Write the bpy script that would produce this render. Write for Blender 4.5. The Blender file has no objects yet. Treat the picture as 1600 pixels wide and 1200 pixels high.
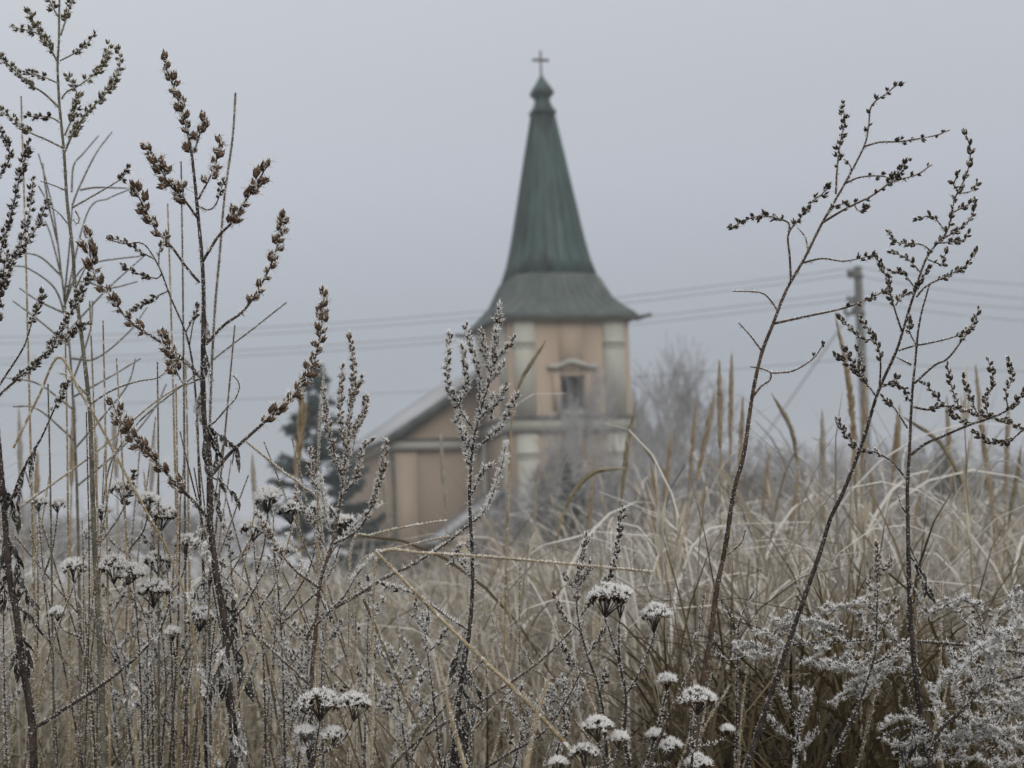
import bpy, math
import numpy as np
from mathutils import Vector, Matrix

# ------------------------------------------------------------------ camera
scene = bpy.context.scene
R_ = math.radians
FPX = 2986.0                                   # focal length in pixels of a 1600x1200 frame
PITCH, ROLL = R_(5.55), R_(2.0)
CAM = np.array([0.0, 0.0, 0.85])
FWD = np.array([0.0, math.cos(PITCH), math.sin(PITCH)])
U0 = np.array([0.0, -math.sin(PITCH), math.cos(PITCH)])
R0 = np.array([1.0, 0.0, 0.0])
UPV = math.cos(ROLL) * U0 + math.sin(ROLL) * R0
RGT = math.cos(ROLL) * R0 - math.sin(ROLL) * U0
cam_data = bpy.data.cameras.new("camera")
cam = bpy.data.objects.new("camera", cam_data)
scene.collection.objects.link(cam)
cam.matrix_world = Matrix(((RGT[0], UPV[0], -FWD[0], CAM[0]), (RGT[1], UPV[1], -FWD[1], CAM[1]),
                           (RGT[2], UPV[2], -FWD[2], CAM[2]), (0, 0, 0, 1)))
cam_data.sensor_width = 36.0
cam_data.lens = 36.0 * FPX / 1600.0
cam_data.clip_start = 0.05
cam_data.clip_end = 3000.0
cam_data.dof.use_dof = True
cam_data.dof.focus_distance = 1.27
cam_data.dof.aperture_fstop = 19.0
scene.camera = cam

# ------------------------------------------------------------------ sky, sun, exposure
SUN_EL, SUN_AZ = R_(36), R_(152)               # azimuth measured from the view axis: behind the camera, to its right
world = bpy.data.worlds.new("World")
scene.world = world
world.use_nodes = True
wn, wl = world.node_tree.nodes, world.node_tree.links
wn.clear()
sky = wn.new("ShaderNodeTexSky")
sky.sky_type = 'NISHITA'
sky.sun_disc = False
sky.sun_elevation = SUN_EL
sky.sun_rotation = SUN_AZ
sky.dust_density = 6.0
sky.air_density = 1.5
tc = wn.new("ShaderNodeTexCoord")
sep = wn.new("ShaderNodeSeparateXYZ")
wl.new(tc.outputs["Generated"], sep.inputs[0])
ramp = wn.new("ShaderNodeValToRGB")            # overcast: dull at the horizon, brighter overhead
ramp.color_ramp.elements[0].position = 0.0
ramp.color_ramp.elements[0].color = (0.305, 0.338, 0.39, 1)
ramp.color_ramp.elements[1].position = 1.0
ramp.color_ramp.elements[1].color = (1.32, 1.30, 1.28, 1)
for z_, c_ in ((0.11, (0.338, 0.372, 0.425, 1)), (0.20, (0.465, 0.490, 0.555, 1)), (0.30, (0.535, 0.555, 0.590, 1))):
    e = ramp.color_ramp.elements.new(z_); e.color = c_
wl.new(sep.outputs["Z"], ramp.inputs[0])
mixw = wn.new("ShaderNodeMix"); mixw.data_type = 'RGBA'
mixw.inputs["Factor"].default_value = 0.012    # what little of the clear sky comes through the cloud
wl.new(ramp.outputs[0], mixw.inputs["A"])
wl.new(sky.outputs[0], mixw.inputs["B"])
# soft uneven cloud
nz = wn.new("ShaderNodeTexNoise"); nz.inputs["Scale"].default_value = 2.2; nz.inputs["Detail"].default_value = 3
wl.new(tc.outputs["Generated"], nz.inputs["Vector"])
mr = wn.new("ShaderNodeMapRange"); mr.inputs["To Min"].default_value = 0.96; mr.inputs["To Max"].default_value = 1.04
wl.new(nz.outputs[0], mr.inputs["Value"])
bg = wn.new("ShaderNodeBackground")
wl.new(mixw.outputs["Result"], bg.inputs["Color"])
sd_ = wn.new("ShaderNodeMath"); sd_.operation = 'MULTIPLY_ADD'   # cloud a little thinner on one side
wl.new(sep.outputs["X"], sd_.inputs[0]); sd_.inputs[1].default_value = -0.14; wl.new(mr.outputs[0], sd_.inputs[2])
wl.new(sd_.outputs[0], bg.inputs["Strength"])
wo = wn.new("ShaderNodeOutputWorld")
wl.new(bg.outputs[0], wo.inputs["Surface"])

sd = bpy.data.lights.new("sun", 'SUN')
sd.energy = 1.3
sd.angle = R_(30)
sd.color = (1.0, 0.96, 0.90)
sun = bpy.data.objects.new("sun", sd)
scene.collection.objects.link(sun)
sdir = Vector((math.sin(SUN_AZ) * math.cos(SUN_EL), math.cos(SUN_AZ) * math.cos(SUN_EL), math.sin(SUN_EL)))
sun.rotation_euler = sdir.to_track_quat('Z', 'Y').to_euler()
sun.location = (0, 0, 60)

vs = scene.view_settings
vs.view_transform = 'Standard'
vs.look = 'None'
vs.exposure = 0.0
vs.gamma = 1.0
vs.use_curve_mapping = False
scene.cycles.use_denoising = True
scene.cycles.volume_bounces = 1
scene.cycles.max_bounces = 8
scene.cycles.diffuse_bounces = 5

# ------------------------------------------------------------------ helpers
COL = scene.collection
rng = np.random.RandomState(7)

def P(x, y, d):
    """world point(s) seen at pixel x,y of the 1600x1200 frame, d metres along the view axis"""
    x = np.asarray(x, float); y = np.asarray(y, float); d = np.asarray(d, float)
    v = FWD + ((x - 800) / FPX)[..., None] * RGT + ((600 - y) / FPX)[..., None] * UPV
    return CAM + d[..., None] * v

def unit(v):
    return v / np.maximum(np.linalg.norm(v, axis=-1, keepdims=True), 1e-9)

class MB:
    """collects vertices and faces; build() makes ONE mesh object"""
    def __init__(s):
        s.v, s.f, s.n, s.c = [], [], 0, []
    def add(s, V, F, C=None):
        V = np.asarray(V, float).reshape(-1, 3)
        s.v.append(V)
        s.f += [np.asarray(f, int) + s.n for f in F]
        s.n += len(V)
        if C is not None: s.c.append(np.asarray(C, float).reshape(-1, 3))
        return s
    def box(s, lo, hi, M=None):
        x0, y0, z0 = lo; x1, y1, z1 = hi
        V = np.array([[x0,y0,z0],[x1,y0,z0],[x1,y1,z0],[x0,y1,z0],[x0,y0,z1],[x1,y0,z1],[x1,y1,z1],[x0,y1,z1]], float)
        return s.add(V, [np.array([[0,3,2,1],[4,5,6,7],[0,1,5,4],[1,2,6,5],[2,3,7,6],[3,0,4,7]])])
    def prism(s, poly, y0, y1):
        """polygon in (x,z) pushed from y0 to y1"""
        n = len(poly)
        V = [(x, y0, z) for x, z in poly] + [(x, y1, z) for x, z in poly]
        s.add(V, [])
        o = s.n - 2 * n
        s.f.append(np.array([[o + i for i in range(n)]]))
        s.f.append(np.array([[o + n + i for i in reversed(range(n))]]))
        s.f.append(np.array([[o + i, o + n + i, o + n + (i + 1) % n, o + (i + 1) % n] for i in range(n)]))
        return s
    def rings(s, rings, cap=True):
        k = len(rings[0]); V = np.concatenate([np.asarray(r, float) for r in rings])
        F = []
        for j in range(len(rings) - 1):
            i = np.arange(k)
            F.append(np.stack([j*k+i, j*k+(i+1) % k, (j+1)*k+(i+1) % k, (j+1)*k+i], 1))
        if cap:
            F.append(np.array([list(reversed(range(k)))])); F.append(np.array([[(len(rings)-1)*k+i for i in range(k)]]))
        return s.add(V, F)
    def tubes(s, PTS, RAD, n=5, C=None):
        PTS = np.asarray(PTS, float)
        if PTS.ndim == 2: PTS = PTS[None]
        N, K, _ = PTS.shape
        RAD = np.broadcast_to(np.asarray(RAD, float), (N, K))
        T = unit(np.gradient(PTS, axis=1))
        m = unit(T.mean(1))
        ref = np.where((np.abs(m[:, 1]) < 0.7)[:, None], np.array([0., 1, 0]), np.array([1., 0, 0]))[:, None, :]
        A = unit(np.cross(T, ref)); B = np.cross(T, A)
        a = np.arange(n) * 2 * np.pi / n
        V = PTS[:, :, None, :] + RAD[:, :, None, None] * (np.cos(a)[:, None] * A[:, :, None, :] + np.sin(a)[:, None] * B[:, :, None, :])
        i = np.arange(n); j = np.arange(K - 1)
        base = (np.arange(N) * K * n)[:, None, None]
        q = np.stack(np.broadcast_arrays(base + j[None, :, None] * n + i, base + j[None, :, None] * n + (i + 1) % n,
                     base + (j[None, :, None] + 1) * n + (i + 1) % n, base + (j[None, :, None] + 1) * n + i), -1).reshape(-1, 4)
        CC = None
        if C is not None: CC = np.broadcast_to(np.asarray(C)[:, :, None, :], (N, K, n, 3))
        return s.add(V, [q], CC)
    def ribbons(s, PTS, W, SIDE, C=None):
        N, K, _ = PTS.shape
        W = np.broadcast_to(W, (N, K))
        SIDE = np.broadcast_to(SIDE, (N, K, 3)) if SIDE.ndim == 3 else np.broadcast_to(SIDE[:, None, :], (N, K, 3))
        V = np.stack([PTS - SIDE * W[..., None], PTS + SIDE * W[..., None]], 2)
        j = np.arange(K - 1); base = (np.arange(N) * K * 2)[:, None]
        q = np.stack([base + 2*j, base + 2*j + 1, base + 2*j + 3, base + 2*j + 2], -1).reshape(-1, 4)
        CC = None
        if C is not None: CC = np.broadcast_to(np.asarray(C)[:, :, None, :], (N, K, 2, 3))
        return s.add(V, [q], CC)
    def needles(s, B, D, L, r):
        N = len(B)
        if N == 0: return s
        D = unit(D)
        ref = np.where((np.abs(D[:, 2]) < 0.8)[:, None], np.array([0., 0, 1]), np.array([1., 0, 0]))
        A = unit(np.cross(D, ref)); Bn = np.cross(D, A)
        a = np.arange(3) * 2 * np.pi / 3
        base = B[:, None, :] + np.reshape(r, (-1, 1, 1)) * (np.cos(a)[:, None] * A[:, None] + np.sin(a)[:, None] * Bn[:, None])
        tip = (B + D * np.reshape(L, (-1, 1)))[:, None, :]
        V = np.concatenate([base, tip], 1)
        o = (np.arange(N) * 4)[:, None]
        F = np.concatenate([o + np.array([[0, 1, 3]]), o + np.array([[1, 2, 3]]), o + np.array([[2, 0, 3]])])
        return s.add(V, [F])
    def spindles(s, S, E, r, mid=0.4, n=4):
        N = len(S)
        if N == 0: return s
        D = unit(E - S)
        ref = np.where((np.abs(D[:, 2]) < 0.8)[:, None], np.array([0., 0, 1]), np.array([1., 0, 0]))
        A = unit(np.cross(D, ref)); Bn = np.cross(D, A)
        a = np.arange(n) * 2 * np.pi / n
        M = S + (E - S) * mid
        ring = M[:, None, :] + np.reshape(r, (-1, 1, 1)) * (np.cos(a)[:, None] * A[:, None] + np.sin(a)[:, None] * Bn[:, None])
        V = np.concatenate([S[:, None], ring, E[:, None]], 1)
        o = (np.arange(N) * (n + 2))[:, None]
        F = []
        for i in range(n):
            F.append(o + np.array([[0, 1 + (i + 1) % n, 1 + i]])); F.append(o + np.array([[n + 1, 1 + i, 1 + (i + 1) % n]]))
        return s.add(V, [np.concatenate(F)])
    def mesh(s, name, mat, smooth=False):
        me = bpy.data.meshes.new(name)
        V = np.concatenate(s.v) if s.v else np.zeros((0, 3))
        me.vertices.add(len(V)); me.vertices.foreach_set("co", V.ravel())
        sizes = np.concatenate([np.full(len(f), f.shape[1]) for f in s.f])
        loops = np.concatenate([f.ravel() for f in s.f])
        me.loops.add(len(loops)); me.loops.foreach_set("vertex_index", loops)
        me.polygons.add(len(sizes))
        me.polygons.foreach_set("loop_start", np.concatenate([[0], np.cumsum(sizes)[:-1]]))
        if smooth: me.polygons.foreach_set("use_smooth", np.ones(len(sizes), bool))
        if s.c:
            C = np.concatenate(s.c)
            at = me.color_attributes.new("tint", 'FLOAT_COLOR', 'POINT')
            at.data.foreach_set("color", np.concatenate([C, np.ones((len(C), 1))], 1).ravel())
        me.update(calc_edges=True)
        me.materials.append(mat)
        return me
    def build(s, name, mat, parent=None, smooth=False, base=None):
        if base is not None: s.v = [v - base for v in s.v]
        o = bpy.data.objects.new(name, s.mesh(name, mat, smooth))
        COL.objects.link(o)
        if parent is not None: o.parent = parent
        return o

def tag(o, label=None, cat=None, group=None, kind=None):
    if label: o["label"] = label
    if cat: o["category"] = cat
    if group: o["group"] = group
    if kind: o["kind"] = kind
    return o

def empty(name, loc, label, cat, group=None, rz=0.0):
    o = bpy.data.objects.new(name, None)
    o.empty_display_size = 0.05
    COL.objects.link(o)
    o.location = loc; o.rotation_euler = (0, 0, rz)
    return tag(o, label, cat, group)

# ------------------------------------------------------------------ materials
def mat_new(name):
    m = bpy.data.materials.new(name); m.use_nodes = True
    return m, m.node_tree.nodes, m.node_tree.links, m.node_tree.nodes["Principled BSDF"]

def mat_mix(name, c1, c2, scale, lo=0.4, hi=0.6, rough=0.8, stretch=(1, 1, 1), detail=4, bump=0.0, c3=None, scale3=1.0, lo3=.5, hi3=.7, translucent=0.0):
    """two colours mixed by noise, optionally a third worn in on top"""
    m, n, l, b = mat_new(name)
    tcn = n.new("ShaderNodeTexCoord"); mp = n.new("ShaderNodeMapping"); mp.inputs["Scale"].default_value = stretch
    l.new(tcn.outputs["Object"], mp.inputs["Vector"])
    def noise(sc):
        t = n.new("ShaderNodeTexNoise"); t.inputs["Scale"].default_value = sc; t.inputs["Detail"].default_value = detail
        l.new(mp.outputs[0], t.inputs["Vector"]); return t
    def ramp2(t, a, z):
        r = n.new("ShaderNodeMapRange"); r.inputs["From Min"].default_value = a; r.inputs["From Max"].default_value = z
        l.new(t.outputs[0], r.inputs["Value"]); return r
    t = noise(scale); r = ramp2(t, lo, hi)
    mx = n.new("ShaderNodeMix"); mx.data_type = 'RGBA'
    mx.inputs["A"].default_value = (*c1, 1); mx.inputs["B"].default_value = (*c2, 1)
    l.new(r.outputs[0], mx.inputs["Factor"])
    out = mx.outputs["Result"]
    if c3 is not None:
        r3 = ramp2(noise(scale3), lo3, hi3)
        m3 = n.new("ShaderNodeMix"); m3.data_type = 'RGBA'; m3.inputs["B"].default_value = (*c3, 1)
        l.new(out, m3.inputs["A"]); l.new(r3.outputs[0], m3.inputs["Factor"]); out = m3.outputs["Result"]
    l.new(out, b.inputs["Base Color"])
    b.inputs["Roughness"].default_value = rough
    b.inputs["Specular IOR Level"].default_value = 0.22
    if bump:
        bp = n.new("ShaderNodeBump"); bp.inputs["Strength"].default_value = bump; bp.inputs["Distance"].default_value = 0.02
        l.new(t.outputs[0], bp.inputs["Height"]); l.new(bp.outputs[0], b.inputs["Normal"])
    return m

def mat_tint(name, rough=0.75, trans=0.25):
    """colour from the blade's own tint, some light coming through"""
    m, n, l, b = mat_new(name)
    a = n.new("ShaderNodeAttribute"); a.attribute_name = "tint"
    l.new(a.outputs["Color"], b.inputs["Base Color"]); b.inputs["Roughness"].default_value = rough
    tr = n.new("ShaderNodeBsdfTranslucent"); l.new(a.outputs["Color"], tr.inputs["Color"])
    ms = n.new("ShaderNodeMixShader"); ms.inputs[0].default_value = trans
    l.new(b.outputs[0], ms.inputs[1]); l.new(tr.outputs[0], ms.inputs[2])
    l.new(ms.outputs[0], n["Material Output"].inputs["Surface"])
    return m

M = {}
FROST = (0.90, 0.90, 0.895)
m, n, l, b = mat_new("hoar_frost")
b.inputs["Base Color"].default_value = (*FROST, 1); b.inputs["Roughness"].default_value = 0.45
tr = n.new("ShaderNodeBsdfTranslucent"); tr.inputs["Color"].default_value = (*FROST, 1)
ms = n.new("ShaderNodeMixShader"); ms.inputs[0].default_value = 0.45
l.new(b.outputs[0], ms.inputs[1]); l.new(tr.outputs[0], ms.inputs[2]); l.new(ms.outputs[0], n["Material Output"].inputs["Surface"])
M["frost"] = m
M["stem_dark"] = mat_mix("dark_stem", (0.020, 0.016, 0.014), (0.052, 0.041, 0.036), 160, rough=0.7, c3=(0.55, 0.56, 0.58), scale3=420, lo3=.66, hi3=.76)
M["stem_brown"] = mat_mix("brown_stem", (0.042, 0.029, 0.022), (0.095, 0.068, 0.050), 160, rough=0.7, c3=(0.6, 0.6, 0.61), scale3=420, lo3=.66, hi3=.76)
M["stem_grey"] = mat_mix("grey_green_stem", (0.075, 0.070, 0.053), (0.14, 0.13, 0.10), 120, rough=0.7, c3=(0.6, 0.61, 0.62), scale3=420, lo3=.64, hi3=.76)
M["straw"] = mat_mix("straw", (0.19, 0.145, 0.080), (0.32, 0.26, 0.165), 40, rough=0.6, c3=(0.66, 0.66, 0.66), scale3=300, lo3=.56, hi3=.70)
M["straw_dark"] = mat_mix("weathered_straw", (0.085, 0.062, 0.035), (0.17, 0.135, 0.085), 40, rough=0.65, c3=(0.62, 0.62, 0.62), scale3=300, lo3=.58, hi3=.72)
M["head_brown"] = mat_mix("brown_seed_head", (0.048, 0.031, 0.020), (0.125, 0.082, 0.052), 3.0, rough=0.8, c3=(0.55, 0.53, 0.50), scale3=9, lo3=.62, hi3=.78)
M["head_dark"] = mat_mix("dark_seed_head", (0.022, 0.017, 0.012), (0.062, 0.047, 0.030), 3.0, rough=0.8, c3=(0.5, 0.5, 0.48), scale3=9, lo3=.64, hi3=.8)
M["head_olive"] = mat_mix("olive_seed_head", (0.05, 0.046, 0.026), (0.15, 0.13, 0.075), 3.0, rough=0.8, c3=(0.5, 0.5, 0.48), scale3=9, lo3=.64, hi3=.8)
M["cluster_dark"] = mat_mix("seed_cluster", (0.020, 0.015, 0.011), (0.085, 0.06, 0.042), 500, rough=0.8)
M["leaf"] = mat_mix("withered_leaf", (0.020, 0.019, 0.018), (0.058, 0.053, 0.046), 220, rough=0.75, c3=(0.5, 0.51, 0.52), scale3=500, lo3=.56, hi3=.72)
M["leaf_frosted"] = mat_mix("frosted_withered_leaf", (0.12, 0.115, 0.105), (0.34, 0.335, 0.32), 220, rough=0.75, c3=(0.68, 0.69, 0.71), scale3=500, lo3=.50, hi3=.66)
M["grass"] = mat_tint("dry_grass")
M["plume"] = mat_tint("grass_plume", trans=0.3)
M["ground"] = mat_mix("frosted_ground", (0.10, 0.085, 0.055), (0.26, 0.235, 0.19), 1.3, rough=0.95, c3=(0.55, 0.55, 0.55), scale3=4, lo3=.52, hi3=.75)
M["plaster"] = mat_mix("peach_plaster", (0.325, 0.262, 0.203), (0.310, 0.252, 0.197), 0.35, rough=0.9, detail=6, bump=0.15, c3=(0.31, 0.255, 0.205), scale3=0.5, lo3=.5, hi3=.9)
M["plaster_side"] = mat_mix("weathered_plaster", (0.33, 0.265, 0.21), (0.30, 0.245, 0.20), 0.5, rough=0.9, detail=6, bump=0.15)
M["trim"] = mat_mix("off_white_trim", (0.365, 0.37, 0.33), (0.33, 0.337, 0.30), 0.7, rough=0.9, detail=5, c3=(0.29, 0.29, 0.26), scale3=1.4, lo3=.60, hi3=.85)
M["copper"] = mat_mix("green_copper", (0.021, 0.047, 0.043), (0.042, 0.083, 0.074), 1.6, lo=.35, hi=.65, rough=0.55, stretch=(2.2, 2.2, 0.16), detail=6, c3=(0.013, 0.021, 0.021), scale3=1.2, lo3=.52, hi3=.66)
M["copper_skirt"] = mat_mix("grey_green_copper", (0.046, 0.064, 0.059), (0.068, 0.089, 0.080), 1.6, lo=.35, hi=.65, rough=0.6, stretch=(2.2, 2.2, 0.3), detail=6, c3=(0.10, 0.109, 0.106), scale3=1.5, lo3=.52, hi3=.75)
M["dark_metal"] = mat_mix("dark_green_sheet", (0.050, 0.065, 0.062), (0.09, 0.105, 0.10), 2.0, rough=0.6)
M["snow_roof"] = mat_mix("frosted_roof", (0.36, 0.37, 0.39), (0.31, 0.32, 0.34), 1.2, rough=0.85, detail=5, c3=(0.25, 0.25, 0.26), scale3=2.5, lo3=.62, hi3=.8)
M["void"] = mat_mix("dark_opening", (0.035, 0.035, 0.036), (0.06, 0.06, 0.06), 2.0, rough=0.9)
M["louvre"] = mat_mix("grey_louvre", (0.10, 0.10, 0.10), (0.15, 0.145, 0.14), 3.0, rough=0.9)
M["iron"] = mat_mix("dark_iron", (0.05, 0.048, 0.045), (0.09, 0.085, 0.08), 5.0, rough=0.6)
M["concrete"] = mat_mix("concrete_pole", (0.11, 0.115, 0.11), (0.17, 0.17, 0.16), 2.0, rough=0.9)
M["wire"] = mat_mix("cable", (0.17, 0.175, 0.18), (0.22, 0.225, 0.23), 0.3, rough=0.7)
M["bark_frost"] = mat_mix("frosted_bark", (0.20, 0.19, 0.185), (0.36, 0.355, 0.355), 2.5, rough=0.9, c3=(0.55, 0.555, 0.57), scale3=1.2, lo3=.50, hi3=.65)
M["twig_frost"] = mat_mix("frosted_twigs", (0.27, 0.27, 0.275), (0.40, 0.405, 0.42), 1.5, rough=0.9)
M["needle_dark"] = mat_mix("spruce_needles", (0.030, 0.052, 0.050), (0.055, 0.085, 0.082), 1.5, rough=0.8, c3=(0.16, 0.19, 0.20), scale3=2.5, lo3=.58, hi3=.78)
M["evergreen"] = mat_mix("frosted_evergreen", (0.07, 0.082, 0.078), (0.15, 0.165, 0.162), 1.5, rough=0.8, c3=(0.42, 0.43, 0.44), scale3=3.0, lo3=.50, hi3=.7)
M["trunk"] = mat_mix("trunk_bark", (0.05, 0.045, 0.04), (0.10, 0.09, 0.085), 4.0, rough=0.9)

# ------------------------------------------------------------------ ground
gb = MB()
rad = [0.0, 2, 5, 10, 20, 40, 80, 160, 320, 600]
nseg = 48
Vg = [(0, 0, 0)]
for r in rad[1:]:
    for k in range(nseg):
        a = 2 * math.pi * k / nseg
        Vg.append((r * math.cos(a), 20 + r * math.sin(a), 0.0))
Fg3 = np.array([[0, 1 + k, 1 + (k + 1) % nseg] for k in range(nseg)])
Fg4 = np.array([[1 + (j - 1) * nseg + k, 1 + j * nseg + k, 1 + j * nseg + (k + 1) % nseg, 1 + (j - 1) * nseg + (k + 1) % nseg]
                for j in range(1, len(rad) - 1) for k in range(nseg)])
gb.add(Vg, [Fg3, Fg4])
tag(gb.build("ground", M["ground"]), "frosted meadow ground under the tall dry grass", kind="structure")

# ------------------------------------------------------------------ church
TH = R_(15)
TD = 76.0
c0 = P(797, 650, TD)
CH = empty("church", (c0[0], c0[1], 0), "peach church with a green copper spire and cross standing in the fog", "church", rz=TH)
S = 5.1                                        # tower width; local x along the front, y going back
def zf(y): return float(P(800, y, TD)[2])      # height at the tower's front
def za(y): return float(P(860, y, TD + 2.8)[2])
Z_EAVE, Z_C = zf(490), zf(657)
WX0, WX1, WZ0, WZ1 = 2.14, 3.14, zf(642), zf(588)
LX0, LX1, LZ0, LZ1 = 2.10, 2.90, 3.7, 5.0
def part(mb, name, mat, parent=CH, smooth=False): return mb.build(name, M[mat], parent, smooth)
tw = MB()
t = 0.45
tw.box((0, 0, -0.2), (LX0, t, Z_EAVE)).box((WX1, 0, -0.2), (S, t, Z_EAVE))      # front wall round the two openings
tw.box((LX0, 0, -0.2), (WX1, t, LZ0)).box((LX0, 0, LZ1), (WX1, t, WZ0)).box((LX0, 0, WZ1), (WX1, t, Z_EAVE))
tw.box((LX0, 0, WZ0), (WX0, t, WZ1)).box((LX1, 0, LZ0), (WX1, t, LZ1))
tw.box((0, t, -0.2), (t, S, Z_EAVE)).box((S - t, t, -0.2), (S, S, Z_EAVE)).box((t, S - t, -0.2), (S - t, S, Z_EAVE))
part(tw, "tower_wall", "plaster")
def pilaster(x0, x1, z0, z1):
    p = part(MB().box((x0, -0.09, z0), (x1, -0.002, z1)), "pilaster", "trim")
    zc = z1 - 0.95
    part(MB().box((x0 - .05, -0.16, zc), (x1 + .05, -0.092, zc + .10)).box((x0 - .02, -0.13, zc - .16), (x1 + .02, -0.092, zc - .10)), "capital_band", "trim", p)
for x0, x1 in ((0.24, 1.10), (S - 1.08, S - 0.22)):
    pilaster(x0, x1, Z_C + .18, Z_EAVE - .20)
    pilaster(x0, x1, 0.6, Z_C - .42)
for y0 in (0.24, S - 1.1):                      # pilasters of the side face
    part(MB().box((-0.09, y0, Z_C + .18), (-0.002, y0 + .86, Z_EAVE - .20)), "pilaster", "trim")
    part(MB().box((-0.09, y0, 0.6), (-0.002, y0 + .86, Z_C - .42)), "pilaster", "trim")
part(MB().box((-.14, -.14, Z_EAVE - .20), (S + .14, -.003, Z_EAVE - .02)).box((-.14, 0, Z_EAVE - .20), (-.003, S, Z_EAVE - .02)), "eaves_moulding", "trim")
cn = part(MB().box((-.12, -.12, Z_C - .42), (S + .12, -.003, Z_C + .06)).box((-.12, 0, Z_C - .42), (-.003, S, Z_C + .06))
          .box((S + .003, 0, Z_C - .42), (S + .12, S, Z_C + .06)), "cornice", "trim")
part(MB().box((-.24, -.24, Z_C + .064), (S + .24, -.003, Z_C + .16)).box((-.24, 0, Z_C + .064), (-.003, S, Z_C + .16))
     .box((S + .003, 0, Z_C + .064), (S + .24, S, Z_C + .16)), "cornice_flashing", "louvre", cn)
part(MB().box((-.17, -.17, Z_C - .50), (S + .17, -.003, Z_C - .424)).box((-.17, 0, Z_C - .50), (-.003, S, Z_C - .424)), "cornice_lower_edge", "louvre", cn)
part(MB().box((-.10, -.10, -0.2), (S + .10, -.003, 0.6)).box((-.10, 0, -0.2), (-.003, S, 0.6)), "plinth", "trim")

def arch_pts(x0, x1, z, rise, n=10):
    return [(x0 + (x1 - x0) * k / n, z + rise * math.sin(math.pi * k / n)) for k in range(n + 1)]
def window(x0, x1, z0, z1, hood=True, slats=9):
    w = part(MB().box((x0 + .03, .36, z0), (x1 - .03, .40, z1)), "window", "void")
    fr = MB()
    fr.box((x0, .10, z0), (x0 + .07, .20, z1)).box((x1 - .07, .10, z0), (x1, .20, z1)).box((x0 + .07, .10, z1 - .07), (x1 - .07, .20, z1)).box((x0 + .07, .10, z0), (x1 - .07, .20, z0 + .07))
    fr.box(((x0 + x1) / 2 - .03, .11, z0 + .07), ((x0 + x1) / 2 + .03, .19, z1 - .07))
    part(fr, "frame", "louvre", w)
    sl = (z1 - z0 - .14) / slats
    for k in range(slats):
        zz = z0 + .07 + k * sl
        part(MB().add([(x0 + .07, .20, zz), (x1 - .07, .20, zz), (x1 - .07, .33, zz + sl * .8), (x0 + .07, .33, zz + sl * .8),
                       (x0 + .07, .215, zz - .02), (x1 - .07, .215, zz - .02), (x1 - .07, .345, zz + sl * .8 - .02), (x0 + .07, .345, zz + sl * .8 - .02)],
                      [np.array([[0, 1, 2, 3], [7, 6, 5, 4], [0, 4, 5, 1], [3, 2, 6, 7]])]), "slat", "void", w)
    part(MB().box((x0 - .16, -.10, z0 - .16), (x1 + .16, .10, z0 - .004)), "sill", "trim", w)
    # raised plaster surround: two jambs
    part(MB().box((x0 - .34, -.04, z0 - .004), (x0 - .02, -.003, z1 + .14)).box((x1 + .02, -.04, z0 - .004), (x1 + .34, -.003, z1 + .14))
         .box((x0 - .02, -.04, z1 + .02), (x1 + .02, -.003, z1 + .14)), "surround", "plaster", w)
    if hood:
        a, bb = x0 - .52, x1 + .52
        lo = [(a, z1 + .30), (a + .32, z1 + .31)] + arch_pts(a + .42, bb - .42, z1 + .32, .20) + [(bb - .32, z1 + .31), (bb, z1 + .30)]
        hi = [(x, z + .17) for x, z in reversed(lo)]
        part(MB().prism(lo + hi, -.16, -.003), "hood_moulding", "trim", w)
window(WX0, WX1, WZ0, WZ1)
window(LX0, LX1, LZ0, LZ1, hood=False, slats=6)

# tower roof: broad bell-cast skirt, then the tall spire, both square with cut corners
AX = S / 2
def ring(z, a, c):
    p = [(-a + c, -a), (a - c, -a), (a, -a + c), (a, a - c), (a - c, a), (-a + c, a), (-a, a - c), (-a, -a + c)]
    return [(AX + x, AX + y, z) for x, y in p]
ZS = za(430)
prof_sk = [(Z_EAVE - .02, 2.90, .10), (Z_EAVE + .06, 2.86, .12), (Z_EAVE + .42, 2.52, .26), (Z_EAVE + .85, 2.17, .38), (ZS - .22, 1.83, .47), (ZS, 1.69, .50)]
sk = part(MB().rings([ring(*p) for p in prof_sk]), "roof_skirt", "copper_skirt")
prof_sp = [(ZS + .003, 1.70, .50), (za(405), 1.50, .46), (za(370), 1.315, .41), (za(300), 1.01, .33), (za(230), .715, .25), (za(166), .43, .16)]
sp = part(MB().rings([ring(*p) for p in prof_sp]), "spire", "copper")
def lerp_prof(prof, z):
    for (z0, a0, c0_), (z1, a1, c1) in zip(prof, prof[1:]):
        if z <= z1 or (z1 == prof[-1][0]):
            k = (z - z0) / (z1 - z0); return a0 + (a1 - a0) * k, c0_ + (c1 - c0_) * k
def seam_pts(prof, side, frac):
    pts = []
    for z, a, c in prof:
        x = (-a + c) + frac * 2 * (a - c)
        q = {0: (x, -a), 1: (a, x), 2: (-x, a), 3: (-a, -x)}[side]
        pts.append((AX + q[0], AX + q[1], z))
    return pts
def seam(prof, side, frac, parent, mat, r):
    part(MB().tubes(np.array(seam_pts(prof, side, frac)), r, 4), "seam", mat, parent)
for side in range(4):
    for k in range(5): seam(prof_sp, side, k / 4, sp, "copper", .035)
    for k in range(11): seam(prof_sk[1:], side, k / 10, sk, "copper_skirt", .022)
part(MB().rings([ring(Z_EAVE - .16, 2.93, .1), ring(Z_EAVE - .022, 2.97, .1)]), "gutter", "dark_metal")
prof_fn = [(za(166), .44, .15), (za(165), .50, .17), (za(160), .51, .17), (za(158), .44, .15), (za(150), .34, .12), (za(141), .275, .10),
           (za(138), .33, .12), (za(133), .44, .15), (za(128), .445, .15), (za(124), .39, .14), (za(112), .20, .07), (za(100), .035, .012)]
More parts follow.
